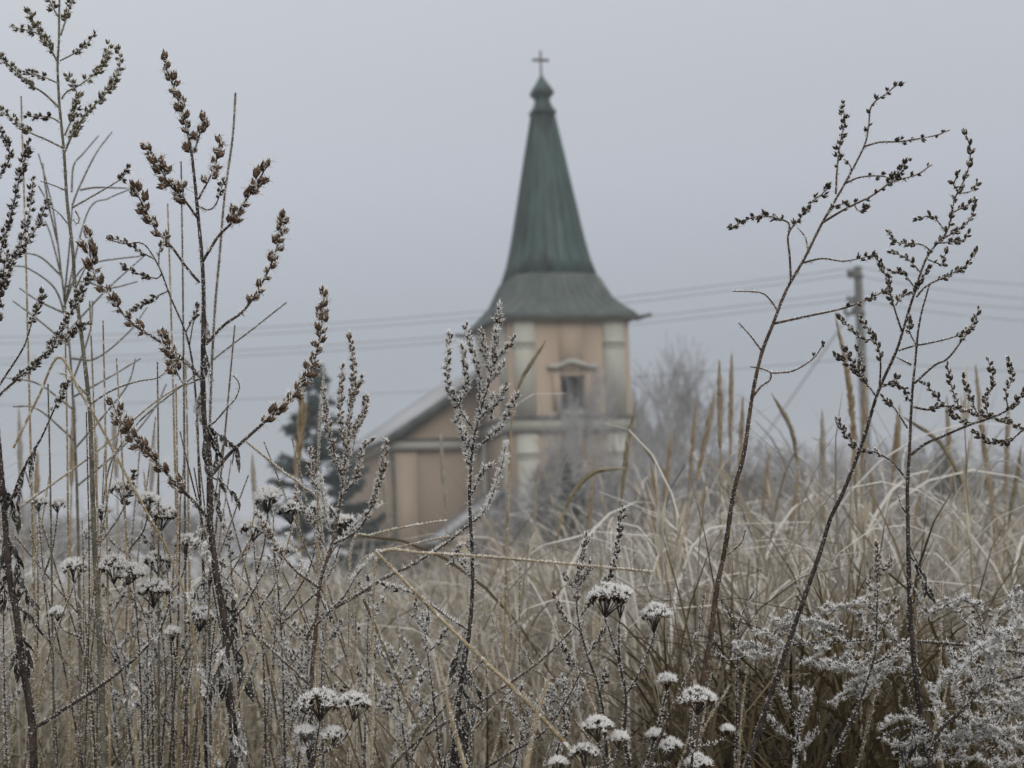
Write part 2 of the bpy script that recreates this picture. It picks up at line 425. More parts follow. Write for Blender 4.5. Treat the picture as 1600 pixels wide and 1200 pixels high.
fin = part(MB().rings([ring(*p) for p in prof_fn]), "finial", "copper")
cz0, cz1, cza = za(101), za(60), za(75.5)
part(MB().box((AX - .035, AX - .035, cz0), (AX + .035, AX + .035, cza - .055)).box((AX - .035, AX - .035, cza + .055), (AX + .035, AX + .035, cz1))
     .box((AX - .36, AX - .04, cza - .05), (AX + .36, AX + .04, cza + .05)), "cross", "iron")
for sx, sy in ((1, -1), (-1, 1), (-1, -1), (1, 1)):       # spouts thrust out at the eaves' corners
    a = 2.80
    b0 = np.array([AX + sx * a, AX + sy * a, Z_EAVE - .17]); o = np.array([sx * .50, sy * .50, .10])
    part(MB().tubes(np.array([b0, b0 + o * .5, b0 + o]), [.12, .09, .07], 6), "waterspout", "dark_metal")

# nave: gable behind and left of the tower
NV, NL = 4.7, 12.0                              # where its gable stands, its length
NX0, NX1 = -3.75, 5.6
NXC = (NX0 + NX1) / 2
ZW = float(P(612, 683, 80.5)[2])
SL = 0.64
def slope_z(x): return ZW + (min(x - NX0, NX1 - x)) * SL
nw = MB().prism([(NX0, -.2), (NX0, ZW), (NXC, slope_z(NXC)), (NX1, ZW), (NX1, -.2)], NV, NV + NL)
part(nw, "nave_wall", "plaster")
gc = part(MB().box((NX0 - .30, NV - .28, ZW - .62), (0.2, NV - .003, ZW - .26)).box((NX0 - .30, NV, ZW - .62), (NX0 - .003, NV + NL, ZW - .26)), "gable_cornice", "trim")
part(MB().box((NX0 - .36, NV - .36, ZW - .256), (0.2, NV - .003, ZW - .17)), "cornice_flashing", "dark_metal", gc)
part(MB().box((NX0 - .10, NV - .10, .5), (NX0 + .9, NV - .003, ZW - .66)), "pilaster", "plaster_side")
OV = .55
def roof_slab(sgn):
    xe = NX0 - OV if sgn < 0 else NX1 + OV
    ze = ZW - OV * SL
    zr = slope_z(NXC)
    return MB().prism([(xe, ze + .02), (NXC, zr + .02), (NXC, zr + .24), (xe, ze + .24)] if sgn < 0 else
                      [(NXC, zr + .02), (xe, ze + .02), (xe, ze + .24), (NXC, zr + .24)], NV - .45, NV + NL + .35)
for s_ in (-1, 1):
    rf = part(roof_slab(s_), "nave_roof", "snow_roof")
    xe = NX0 - OV if s_ < 0 else NX1 + OV
    ze, zr = ZW - OV * SL, slope_z(NXC)
    part(MB().prism([(xe - .02 * s_ * -1, ze - .22), (NXC, zr - .22), (NXC, zr + .19), (xe - .02 * s_ * -1, ze + .19)], NV - .52, NV - .455), "verge_board", "dark_metal", rf)
    part(MB().tubes(np.array([(xe, NV - .4, ze + .05), (xe, NV + NL * .5, ze + .05), (xe, NV + NL + .3, ze + .05)]), .09, 6), "eaves_gutter", "dark_metal", rf)
part(MB().tubes(np.array([(NX0 - .12, NV - .12, ZW - .7), (NX0 - .12, NV - .12, 2.5), (NX0 - .12, NV - .12, 0)]), .07, 6), "downpipe", "dark_metal")
# low lean-to on the tower's side
px0, px1, py0, py1 = -2.55, -.003, 1.3, 4.5
zt, zb = 3.95, 2.15
part(MB().prism([(px0, -.2), (px0, zb), (px1, zt), (px1, -.2)], py0, py1), "porch_wall", "plaster_side")
pr = part(MB().prism([(px0 - .35, zb - .22), (px1, zt + .03), (px1, zt + .16), (px0 - .35, zb - .09)], py0 - .3, py1), "porch_roof", "snow_roof")
part(MB().prism([(px0 - .35, zb - .40), (px1, zt - .16), (px1, zt + .12), (px0 - .35, zb - .12)], py0 - .36, py0 - .303), "verge_board", "dark_metal", pr)
part(MB().box((-1.75, py0 - .06, 0), (-.75, py0 - .003, 2.1)), "porch_door", "trunk")

# ------------------------------------------------------------------ pole and cables
PD = 92.0
ptop, pbot = P(1340, 416, PD), P(1362, 880, PD)
pole = empty("utility_pole", (pbot[0], pbot[1], 0), "leaning grey utility pole with small brackets carrying the cables", "utility pole")
pb = np.array([pbot[0], pbot[1], 0.0])
ps = np.array([pb + (ptop - pb) * k for k in (0, .25, .5, .75, 1)])
MB().tubes(ps, [.26, .245, .23, .215, .20], 8).build("pole", M["concrete"], pole, base=pb)
def arm(yk, w):
    c = pb + (ptop - pb) * yk
    a = MB().box((c[0] - w, c[1] - .30, c[2] - .07), (c[0] + .22, c[1] - .21, c[2] + .07)).build("bracket", M["iron"], pole, base=pb)
    for dx in (-w + .06, -.34):
        zz = c[2] + .07
        MB().rings([[(c[0] + dx + r * math.cos(q), c[1] - .255 + r * math.sin(q), zz + h) for q in np.arange(8) * math.pi / 4]
                    for r, h in ((.05, .003), (.10, .06), (.06, .12), (.11, .18), (.05, .26))]).build("insulator", M["iron"], a, base=pb)
arm(.965, .55); arm(.88, .62); arm(.845, .80)
def cable(p0, p1, sag, label):
    t_ = np.linspace(0, 1, 40)[:, None]
    pts = p0 + (p1 - p0) * t_
    pts[:, 2] -= sag * 4 * (t_ * (1 - t_))[:, 0]
    o = MB().tubes(pts, .018, 4).build("overhead_cable", M["wire"])
    return tag(o, label, "cable", "overhead cables strung from the pole")
LB = "thin overhead cable passing behind the spire towards the utility pole"
for (yr, yl, sg) in ((418, 527, 0.75), (428, 537, 0.75), (455, 561, 0.7), (466, 569, 0.7), (560, 633, .5)):
    cable(P(1336, yr, PD), P(-30, yl, PD + 14), sg, LB)
LB2 = "thin overhead cable running on past the pole away from the church"
for (yr, y2) in ((418, 447), (432, 473), (456, 484), (470, 506), (560, 580)):
    cable(P(1346, yr, PD), P(1720, y2, PD + 6), .25, LB2)
g0, g1 = P(1342, 470, PD), P(1120, 790, PD - 3)
g1[2] = max(g1[2], 0.0)
tag(MB().tubes(np.array([g0, (g0 + g1) / 2, g1]), .04, 5).build("stay_cable", M["wire"]), "slanting stay cable holding up the utility pole", "cable")

# ------------------------------------------------------------------ bare frosted trees, evergreens
def grow(seed, H, levels=5, spread=0.5, trunk_h=0.25, r0=None, kids=(4, 3, 4, 4, 4), droop=0.0):
    """limb segments of a bare tree: (list of (points, radii)) per level"""
    rs = np.random.RandomState(seed)
    r0 = r0 or H * .016
    out = [[] for _ in range(levels + 1)]
    def go(p, d, L, r, lv):
        pts = [p]; dd = d
        for k in range(4):
            dd = unit(dd + rs.normal(0, .12, 3) + np.array([0, 0, .05 - droop * lv]))
            pts.append(pts[-1] + dd * L / 4)
        pts = np.array(pts)
        rr = np.linspace(r, r * .6, 5)
        out[lv].append((pts, rr))
        if lv == levels: return
        nk = kids[min(lv, len(kids) - 1)]
        for k in range(nk):
            f = 0.35 + .65 * (k + rs.rand()) / nk if lv else .55 + .45 * (k + rs.rand()) / nk
            i = min(int(f * 4), 3); q = pts[i] + (pts[i + 1] - pts[i]) * (f * 4 - i)
            ax = unit(rs.normal(0, 1, 3)); ax = unit(ax - dd * ax.dot(dd))
            nd = unit(dd * math.cos(spread) + ax * math.sin(spread) * (0.7 + .6 * rs.rand()) + np.array([0, 0, .15]))
            go(q, nd, L * (.62 + .22 * rs.rand()), r * .55, lv + 1)
    go(np.zeros(3), np.array([0, 0, 1.]), H * trunk_h, r0, 0)
    # bring to height H
    zmax = max(p[:, 2].max() for lv in out for p, _ in lv)
    k = H / zmax
    return [[(p * k, r) for p, r in lv] for lv in out]
def bare_tree(name, pos, H, seed, label, cat="tree", group=None, twig=.014, width=1.0, **kw):
    g = grow(seed, H, **kw)
    o = empty(name, (pos[0], pos[1], 0), label, cat, group)
    for lv in g:
        for p, r in lv: p[:, :2] *= width
    tb = MB()
    for p, r in g[0]: tb.tubes(p, r, 7)
    tb.build("trunk", M["bark_frost"], o)
    for i, (p, r) in enumerate(g[1]):
        MB().tubes(p, r, 6).build("limb", M["bark_frost"], o)
    cb = MB()
    for lv in range(2, len(g)):
        pp = np.array([p for p, r in g[lv]]); rr = np.array([np.maximum(r, twig) for p, r in g[lv]])
        if len(pp): cb.tubes(pp[:, ::(1 if lv < 4 else 2)], rr[:, ::(1 if lv < 4 else 2)], 4 if lv < 4 else 3)
    tag(cb.build("crown", M["twig_frost"], o), kind="stuff")
    return o
def gpos(x, y, d):
    p = P(x, y, d); return (p[0], p[1], 0)
def hgt(x, y, d): return float(P(x, y, d)[2])
bare_tree("bare_tree", gpos(1050, 800, 104), hgt(1050, 512, 104), 3, "broad bare frosted tree standing beside the church tower", width=.80, spread=.55, kids=(5, 4, 4, 4, 3), twig=.020)
bare_tree("bare_tree", gpos(1000, 800, 112), hgt(1000, 560, 112), 5, "narrow bare frosted tree half hidden behind the church tower", width=.7, kids=(4, 4, 4, 4, 3), twig=.02)
for i, (x, yt, d, w) in enumerate([(905, 560, 48, .5), (962, 540, 50, .55), (880, 610, 46, .6), (1000, 600, 52, .6)]):
    bare_tree("sapling", gpos(x, 800, d), hgt(x, yt, d), 20 + i, "slender bare frosted sapling growing in front of the tower wall", "sapling", "saplings in front of the church", twig=.007, width=w, spread=.35, kids=(4, 3, 3, 3, 2), r0=.035)
for i, (x, yt, d, w) in enumerate([(1180, 665, 58, 1.5), (1250, 690, 54, 1.6), (1330, 668, 60, 1.5), (1400, 700, 50, 1.6), (1455, 690, 58, 1.5), (1560, 678, 56, 1.5), (1640, 690, 56, 1.5), (1110, 690, 56, 1.4), (1040, 700, 50, 1.3), (950, 690, 55, 1.3), (880, 720, 46, 1.2)]):
    bare_tree("frosted_shrub", gpos(x, 800, d), hgt(x, yt, d), 40 + i, "low bare frosted shrub in the hedge behind the tall grass", "shrub", "frosted shrubs of the hedge", twig=.011, width=w, spread=.7, trunk_h=.12, kids=(7, 4, 4, 3, 3), r0=.05)
for i, (x, yt, d, w) in enumerate([(30, 760, 70, 1.6), (140, 775, 74, 1.7), (260, 770, 72, 1.5), (360, 780, 76, 1.5)]):
    bare_tree("frosted_shrub", gpos(x, 800, d), hgt(x, yt, d), 60 + i, "pale frosted shrub fading into the fog behind the mugwort", "shrub", "pale shrubs fading into the fog", twig=.014, width=w, spread=.7, trunk_h=.12, kids=(7, 4, 4, 3, 3), r0=.05)

def spruce(pos, H, label, W):
    o = empty("spruce_tree", pos, label, "tree")
    rs = np.random.RandomState(11)
    MB().tubes(np.array([(0, 0, 0), (0, 0, H * .5), (0, 0, H)]), [.16, .09, .02], 7).build("trunk", M["trunk"], o)
    nb = MB()
    boughs = []
    for _ in range(120):
        z = H * (.05 + .93 * rs.rand() ** 1.15); k = 1 - z / H
        boughs.append((z, rs.rand() * 6.283, (W * k ** .8 + .12) * rs.uniform(.6, 1.12)))
    for z, a, L in boughs:
        d = np.array([math.cos(a), math.sin(a), 0])
        t_ = np.linspace(0, 1, 6)[:, None]
        dr_, up_ = rs.uniform(-.15, .35), rs.uniform(.15, .45)
        pts = np.array([0, 0, z]) + d * L * t_ + np.array([0, 0, 1]) * (L * (-dr_ * t_ + up_ * t_ ** 2 * .6))
        b = MB().tubes(pts, np.linspace(.035, .01, 6), 4)
        b.build("bough", M["trunk"], o)
        n_ = int(95 * L)
        f = rs.uniform(.1, 1, n_) ** .7
        q = np.array([0, 0, z]) + d * L * f[:, None] + np.array([0, 0, 1]) * (L * (-dr_ * f + up_ * f ** 2 * .6))[:, None] + rs.normal(0, .06, (n_, 3))
        side = np.array([-d[1], d[0], 0]) * rs.choice([-1, 1], n_)[:, None]
        dr = unit(d * .8 + side * rs.uniform(.2, 1.0, (n_, 1)) + np.array([0, 0, -1]) * rs.uniform(-.3, 1.1, (n_, 1)))
        nb.spindles(q, q + dr * (rs.uniform(.22, .42, (n_, 1)) * (1.1 - .4 * f[:, None])), rs.uniform(.022, .045, n_), .4, 3)
    tag(nb.build("needles", M["needle_dark"], o), kind="stuff")
spruce(gpos(500, 800, 72), hgt(506, 560, 72), "dark blue green spruce standing left of the church", 3.0)

def evergreen(pos, H, W, seed, label, name="evergreen_bush"):
    o = empty(name, pos, label, "bush")
    rs = np.random.RandomState(seed)
    n_ = 5200
    v = unit(rs.normal(0, 1, (n_, 3))); v[:, 2] = np.abs(v[:, 2])
    rr = rs.uniform(.55, 1.0, n_) ** .5
    lump = 1 + .16 * np.sin(v[:, 0] * 7 + seed) * np.sin(v[:, 1] * 6) + .12 * np.sin(v[:, 2] * 9 + v[:, 0] * 5)
    q = v * (rr * lump)[:, None] * np.array([W, W, H])
    dr = unit(v + rs.normal(0, .6, (n_, 3)) + np.array([0, 0, .3]))
    tag(MB().spindles(q, q + dr * rs.uniform(.08, .24, (n_, 1)), rs.uniform(.012, .03, n_), .4, 3).build("foliage", M["evergreen"], o), kind="stuff")
    for k in range(5):
        a = k * 1.3; MB().tubes(np.array([(0, 0, 0), (W * .25 * math.cos(a), W * .25 * math.sin(a), H * .4), (W * .5 * math.cos(a), W * .5 * math.sin(a), H * .8)]), [.05, .035, .015], 5).build("stem", M["trunk"], o)
evergreen(gpos(1492, 800, 42), hgt(1492, 722, 42), 1.0, 1, "dark rounded evergreen bush with frost behind the tall grass")
evergreen(gpos(893, 800, 44), hgt(893, 752, 44), .55, 2, "small dark evergreen bush below the tower wall")

# ------------------------------------------------------------------ the meadow grass
def in_wedge(n_, d0, d1, margin, power=1.0):
    d = d0 + (d1 - d0) * rng.rand(n_) ** power
    half = d * 0.272 + margin
    return rng.uniform(-1, 1, n_) * half, d
STRAW = np.array([[0.42, 0.335, 0.205], [0.50, 0.42, 0.28], [0.36, 0.275, 0.155], [0.55, 0.485, 0.36], [0.30, 0.225, 0.12]])
WHITE = np.array([0.57, 0.56, 0.535])
SHADE_BROWN = np.array([[0.15, 0.11, 0.055], [0.20, 0.15, 0.075], [0.11, 0.085, 0.045], [0.24, 0.185, 0.10]])  # dead-leaf browns, dark enough to include the shade low in the grass
def tallness(x, y):
    """the stand is lower in the middle, taller on the right"""
    return np.interp(x / y, [-.35, -.20, -.10, .02, .09, .16, .35], [.84, .81, .79, .82, .85, .88, .90]) * (1 + .05 * np.sin(x * 5.1) + .05 * np.sin(x * 2.3 + y * 1.7))
def blades(n_, d0, d1, z0r, Lr, e0r, bendr, wr, frost, power=1.0, K=7, margin=.5, thatch=False, only=None, tall=1.0):
    x, y = in_wedge(n_, d0, d1, margin, power)
    if only: x = rng.uniform(only[0], only[1], n_) * y
    hs = tallness(x, y) * tall
    z = rng.uniform(*z0r, n_) * hs
    az = rng.uniform(0, 2 * np.pi, n_)
    L = rng.uniform(*Lr, n_) * hs; e0 = np.radians(rng.uniform(*e0r, n_)); bend = np.radians(rng.uniform(*bendr, n_))
    t_ = np.linspace(0, 1, K)
    e = e0[:, None] - bend[:, None] * t_ ** 1.6
    az_ = az[:, None] + rng.normal(0, .25, n_)[:, None] * t_
    st = np.stack([np.cos(e) * np.cos(az_), np.cos(e) * np.sin(az_), np.sin(e)], -1) * (L / (K - 1))[:, None, None]
    pts = np.concatenate([np.zeros((n_, 1, 3)), np.cumsum(st[:, :-1], 1)], 1) + np.stack([x, y, z], -1)[:, None, :]
    pts[:, :, 2] = np.maximum(pts[:, :, 2], .01)
    tw_ = rng.uniform(0, 2 * np.pi, n_)
    hor = np.stack([-np.sin(az), np.cos(az), np.zeros(n_)], -1)
    side = unit(hor + .5 * np.stack([np.cos(tw_), np.sin(tw_), np.sin(tw_ * 2)], -1))
    w = rng.uniform(*wr, n_)[:, None] * np.clip(1.15 - t_ ** 2 * 1.1, .06, 1) * .5
    pal = SHADE_BROWN * .55 if thatch else STRAW * .53
    c = pal[rng.randint(0, len(pal), n_)] * rng.uniform(.7, 1.1, (n_, 1))
    fr = np.clip((pts[:, :, 2] - .55) / .30, 0, 1) * rng.uniform(.0, 1.25, (n_, 1)) * frost
    fr = np.clip(fr, 0, .9)[..., None]
    col = c[:, None, :] * (1 - fr) + WHITE * fr
    return pts, w, side, col
gr = MB()
def addb(*a, **k):
    p, w, s_, c = blades(*a, **k); gr.ribbons(p, w, s_, c)
addb(7000, 1.85, 4.0, (.35, .78), (.28, .58), (50, 88), (40, 170), (.0018, .0038), .85, margin=.35)
addb(20000, 3.2, 8.0, (.15, .80), (.30, .68), (50, 88), (40, 165), (.0022, .0046), .9, margin=.6)
addb(14000, 7.0, 18.0, (.10, .80), (.30, .72), (50, 88), (30, 150), (.0035, .007), .9, margin=1.0)
addb(9000, 16.0, 45.0, (.0, .65), (.4, .8), (50, 88), (30, 120), (.010, .018), .9, margin=2.0, K=5)
# low thatch of old leaves, browned darker to paint in shade near the base
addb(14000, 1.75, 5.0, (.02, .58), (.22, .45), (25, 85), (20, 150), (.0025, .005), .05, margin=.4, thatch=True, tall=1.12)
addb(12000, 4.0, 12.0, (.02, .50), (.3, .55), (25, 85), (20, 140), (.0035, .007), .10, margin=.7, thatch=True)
# a browner tussock in the right foreground, part of its darkness painted shade
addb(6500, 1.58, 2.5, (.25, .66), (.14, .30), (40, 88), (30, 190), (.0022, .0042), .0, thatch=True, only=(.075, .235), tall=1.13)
# long leaves arching over, whitened with rime
addb(420, 2.0, 4.2, (.55, .86), (.32, .62), (62, 86), (120, 185), (.0030, .0052), 1.35, K=10, only=(.02, .30), tall=1.05)
addb(300, 2.2, 4.5, (.50, .84), (.30, .58), (62, 86), (110, 180), (.0028, .0048), 1.35, K=10, only=(-.12, .05), tall=1.04)
addb(220, 2.4, 4.5, (.50, .80), (.30, .55), (62, 86), (110, 180), (.0028, .0048), 1.3, K=10, only=(-.30, -.10))
# upright culms
def culms(n_, d0, d1, Hr, r, margin, frost):
    x, y = in_wedge(n_, d0, d1, margin)
    H = rng.uniform(*Hr, n_) * tallness(x, y); ln = rng.normal(0, .09, (n_, 2)) * H[:, None]
    t_ = np.linspace(0, 1, 5)
    pts = np.stack([x[:, None] + ln[:, :1] * t_ ** 1.5, y[:, None] + ln[:, 1:] * t_ ** 1.5, H[:, None] * t_], -1)
    c = STRAW[rng.randint(0, len(STRAW), n_)] * rng.uniform(.5, .8, (n_, 1))
    fr = (np.clip(t_ - .3, 0, 1)[None] * rng.uniform(.2, 1.0, (n_, 1)) * frost)[..., None]
    gr.tubes(pts, r * (1.1 - .5 * t_)[None], 3, c[:, None] * (1 - fr) + WHITE * fr)
    return pts
for (n_, d0, d1, r, mg) in ((700, 1.8, 4, .0011, .3), (1500, 3.5, 8, .0014, .5), (1500, 7, 16, .002, 1)):
    pts = culms(n_, d0, d1, (.75, 1.12), r, mg, .8)
    # wispy seed plumes on about half of them
    k = rng.rand(len(pts)) < .45
    tip = pts[k][:, -1]; dr = unit(pts[k][:, -1] - pts[k][:, -2])
    m_ = 16
    f = rng.rand(len(tip), m_, 1)
    nd = rng.normal(0, 1, (len(tip), m_, 3))
    B = tip[:, None] - dr[:, None] * (.16 * (1 - f)) + np.array([0, 0, 0])
    E = B + unit(dr[:, None] * 1.0 + nd * .16) * .035
    B = B.reshape(-1, 3); E = E.reshape(-1, 3)
    PT = np.stack([B, (B + E) / 2, E], 1)
    c = (STRAW[rng.randint(0, 5, len(B))] * .9)
    fr = rng.uniform(.1, .7, (len(B), 1)); c = c * (1 - fr) + WHITE * fr
    gr.ribbons(PT, np.array([[.0004, .0018, .0002]]) * (1 + d0 / 8), unit(np.cross(E - B, rng.normal(0, 1, (len(B), 3)))), np.repeat(c[:, None], 3, 1))
tag(gr.build("dry_grass", M["grass"]), "dense tan frosted dry grass filling the meadow", "grass", kind="stuff")

# single reed grass stalks that stand out, each with its plume
def densify(px, step=5.0):
    px = np.asarray(px, float)
    if len(px) == 2: px = np.array([px[0], (px[0] + px[1]) / 2, px[1]])
    Q = np.concatenate([[2 * px[0] - px[1]], px, [2 * px[-1] - px[-2]]])
    out = []
    for i in range(1, len(Q) - 2):
        p0, p1, p2, p3 = Q[i - 1], Q[i], Q[i + 1], Q[i + 2]
        n_ = max(2, int(np.linalg.norm(p2 - p1) / step))
        t_ = (np.arange(n_) / n_)[:, None]
        out.append(.5 * (2 * p1 + (p2 - p0) * t_ + (2 * p0 - 5 * p1 + 4 * p2 - p3) * t_ ** 2 + (3 * p1 - p0 - 3 * p2 + p3) * t_ ** 3))
    out.append(px[-1:])
    return np.concatenate(out)
def to_ground(pts, k=.35):
    """extend a stalk (bottom first) down to the soil"""
    p0 = pts[0]; t0 = unit(pts[0] - pts[min(3, len(pts) - 1)])
    h = p0[2]
    if h < .03: return pts
    dxy = t0[:2] / max(-t0[2], .3) * h * k
    ext = [np.array([p0[0] + dxy[0] * (1 - (1 - f) ** 1.0) * f, p0[1] + dxy[1] * f * f, h * (1 - f)]) for f in (1.0, .8, .6, .4, .2)]
    return np.concatenate([np.array(ext), pts])
PLUME_C = {"tan": np.array([.44, .34, .21]), "olive": np.array([.29, .24, .12]), "pale": np.array([.48, .44, .37])}
def reed(px, d, plen, width, colour, label, group=None, seed=0, frost=.4):
    """px: from tip down; plen: plume length in pixels"""
    rs = np.random.RandomState(seed + 500)
    q = densify(px, 6)[::-1]
    W = to_ground(P(q[:, 0], q[:, 1], np.full(len(q), d)))
    base = W[0].copy()
    o = empty("reed_grass", base, label, "reed grass", group)
    MB().tubes(W, np.linspace(.0019, .0009, len(W)), 5).build("stalk", M["straw"], o, True, base)
    s_ = d / FPX
    arc = np.concatenate([[0], np.cumsum(np.linalg.norm(np.diff(W, axis=0), axis=1))]); tot = arc[-1]
    n_ = int(90 + plen * 1.6)
    f = rs.rand(n_)
    a = tot - plen * s_ * (1 - f)
    B = np.stack([np.interp(a, arc, W[:, k]) for k in range(3)], 1)
    A2 = np.stack([np.interp(np.minimum(a + .01, tot), arc, W[:, k]) - np.interp(np.minimum(a + .01, tot) - .01, arc, W[:, k]) for k in range(3)], 1)
    T = unit(A2)
    prof = np.sin(np.pi * np.clip(f * .92 + .08, 0, 1)) ** .6
    nd = unit(np.cross(T, rs.normal(0, 1, (n_, 3))))
    L = s_ * (16 + 10 * rs.rand(n_))
    E = B + T * L[:, None] + nd * (width * s_ * .5 * prof * rs.uniform(.3, 1.0, n_))[:, None]
    PT = np.stack([B, B * .45 + E * .55, E], 1)
    c = PLUME_C[colour] * rs.uniform(.75, 1.15, (n_, 1))
    fr = rs.uniform(0, frost, (n_, 1)) + (.35 * f[:, None] ** 6)
    c = c * (1 - np.clip(fr, 0, .9)) + WHITE * np.clip(fr, 0, .9)
    MB().ribbons(PT, np.array([[.15, 1.0, .06]]) * s_ * 1.9, unit(np.cross(T, nd)), np.repeat(c[:, None], 3, 1)).build("plume", M["plume"], o, base=base)
    return o
GL = "tan seed plumes standing above the meadow"
reed([(842, 549), (826, 574), (812, 600), (804, 625), (797, 700), (792, 860), (790, 1000)], 1.9, 80, 9, "olive", "olive seed plume tilted right against the pale tower pilaster", seed=1)
reed([(990, 648), (981, 690), (976, 730), (970, 790), (965, 900), (960, 1000)], 2.6, 140, 13, "olive", "upright olive plume below the bare tree with frosted tip", seed=2)
reed([(1007, 697), (1028, 728), (1040, 746), (1054, 800), (1060, 900), (1062, 1000)], 2.5, 90, 8, "olive", "bowed olive plume leaning left beside the upright one", seed=3)
reed([(958, 733), (935, 736), (915, 748), (893, 775), (878, 810), (868, 870), (862, 1000)], 2.4, 110, 12, "olive", "arching olive plume bent right over the tower base", seed=4)
reed([(470, 606), (472, 650), (466, 700), (463, 750), (468, 840), (470, 1000)], 2.2, 150, 24, "tan", "broad tan plume in front of the spruce", seed=5, frost=.3)
reed([(1310, 515), (1322, 570), (1331, 640), (1336, 740), (1340, 840), (1342, 1000)], 2.3, 260, 17, "tan", "tallest broad tan plume below the utility pole", seed=6, frost=.25)
reed([(1217, 634), (1229, 655), (1239, 680), (1246, 730), (1249, 800), (1250, 1000)], 2.5, 100, 12, "olive", "olive plume leaning left with the stay cable behind", seed=7)
reed([(1428, 662), (1452, 678), (1475, 700), (1496, 740), (1511, 790), (1520, 900), (1522, 1000)], 2.3, 140, 12, "olive", "long bowed olive plume over the evergreen bush", seed=8)
k_ = 30
for (x, y, dx, pl, wd, cl, dd) in [(1124, 582, -2, 130, 14, "tan", 2.8), (1143, 571, 4, 150, 13, "tan", 2.9), (1113, 632, 46, 130, 14, "tan", 2.7), (1086, 650, 16, 110, 12, "tan", 3.0),
        (1404, 652, 16, 100, 20, "tan", 2.6), (1526, 588, -32, 180, 14, "tan", 2.7), (1593, 716, 30, 110, 11, "olive", 2.5), (1285, 662, -4, 110, 15, "pale", 3.2),
        (1352, 600, 8, 160, 16, "tan", 2.7), (115, 640, 6, 130, 16, "tan", 2.5), (58, 725, 4, 80, 14, "tan", 3.0), (178, 655, -8, 110, 14, "pale", 3.0), (600, 742, -12, 90, 10, "pale", 3.1),
        (1160, 640, 10, 120, 12, "tan", 3.1), (1480, 640, -10, 130, 12, "tan", 3.3), (1575, 650, 6, 130, 14, "tan", 2.9), (1048, 690, 20, 110, 12, "tan", 3.4), (925, 760, 14, 90, 12, "tan", 3.0),
        (690, 700, -10, 90, 10, "pale", 3.4), (840, 745, 10, 80, 11, "pale", 3.2), (1245, 760, 26, 90, 12, "tan", 2.8), (1360, 740, -18, 90, 12, "tan", 3.1), (1440, 745, 20, 90, 11, "tan", 3.1),
        (1545, 735, -14, 90, 11, "tan", 2.8), (1200, 720, 16, 90, 12, "tan", 3.3), (1020, 800, -10, 80, 11, "tan", 2.9), (1100, 770, 12, 80, 11, "tan", 3.2), (30, 660, -6, 110, 13, "pale", 3.1), (240, 690, 8, 100, 12, "pale", 3.2), (150, 700, 6, 90, 12, "tan", 2.9), (395, 730, -8, 80, 12, "pale", 3.1)]:
    k_ += 1
    lb = {"tan": "tan seed plume rising above the frosted meadow grass", "olive": "slim olive plume slanting up at the meadow edge", "pale": "pale frosted seed plume fading among the meadow grass"}[cl]
    reed([(x, y), (x - dx * .25, y + pl * .45), (x - dx * .6, y + pl), (x - dx, y + pl + 110), (x - dx * 1.1, y + pl + 260)], dd, pl, wd, cl, lb, GL, seed=k_)

# ------------------------------------------------------------------ foreground weeds
def head_mesh(kind, seed):
    """seed head one unit long along +Z: pointed bracts round a short axis"""
    rs = np.random.RandomState(seed)
    n_ = {"brown": 7, "small": 4, "ovoid": 1}[kind]
    if kind == "ovoid":
        zz = [0, .12, .38, .68, .90, 1.0]; rr = [.04, .19, .29, .25, .13, .02]
        a = np.arange(6) * math.pi / 3 + rs.rand()
        mb = MB().rings([[(r * math.cos(q) * (1 + .1 * rs.randn()), r * math.sin(q) * (1 + .1 * rs.randn()), z) for q in a] for r, z in zip(rr, zz)])
        mb.spindles(np.array([[.05, 0, .55], [-.05, .04, .5]]), np.array([[.22, .05, 1.08], [-.2, .08, 1.02]]), [.07, .07], .4, 3)
        return mb
    a = np.arange(n_) * 2.4 + rs.rand() * 6
    tilt = rs.uniform(.06, .34 if kind == "brown" else .50, n_)
    S_ = np.stack([.06 * np.cos(a), .06 * np.sin(a), rs.uniform(0, .30, n_)], 1)
    d = np.stack([np.cos(a) * np.sin(tilt), np.sin(a) * np.sin(tilt), np.cos(tilt)], 1)
    E_ = S_ + d * rs.uniform(.55, .78, n_)[:, None]
    return MB().spindles(S_, E_, rs.uniform(.13, .19, n_), .45, 5)
HEADS = {}
for kind, mats in (("brown", ("head_brown",)), ("small", ("head_dark", "head_olive")), ("ovoid", ("head_dark", "head_brown"))):
    for mt in mats:
        HEADS[kind, mt] = [head_mesh(kind, s_).mesh("seed_head", M[mt], kind == "ovoid") for s_ in range(6)]

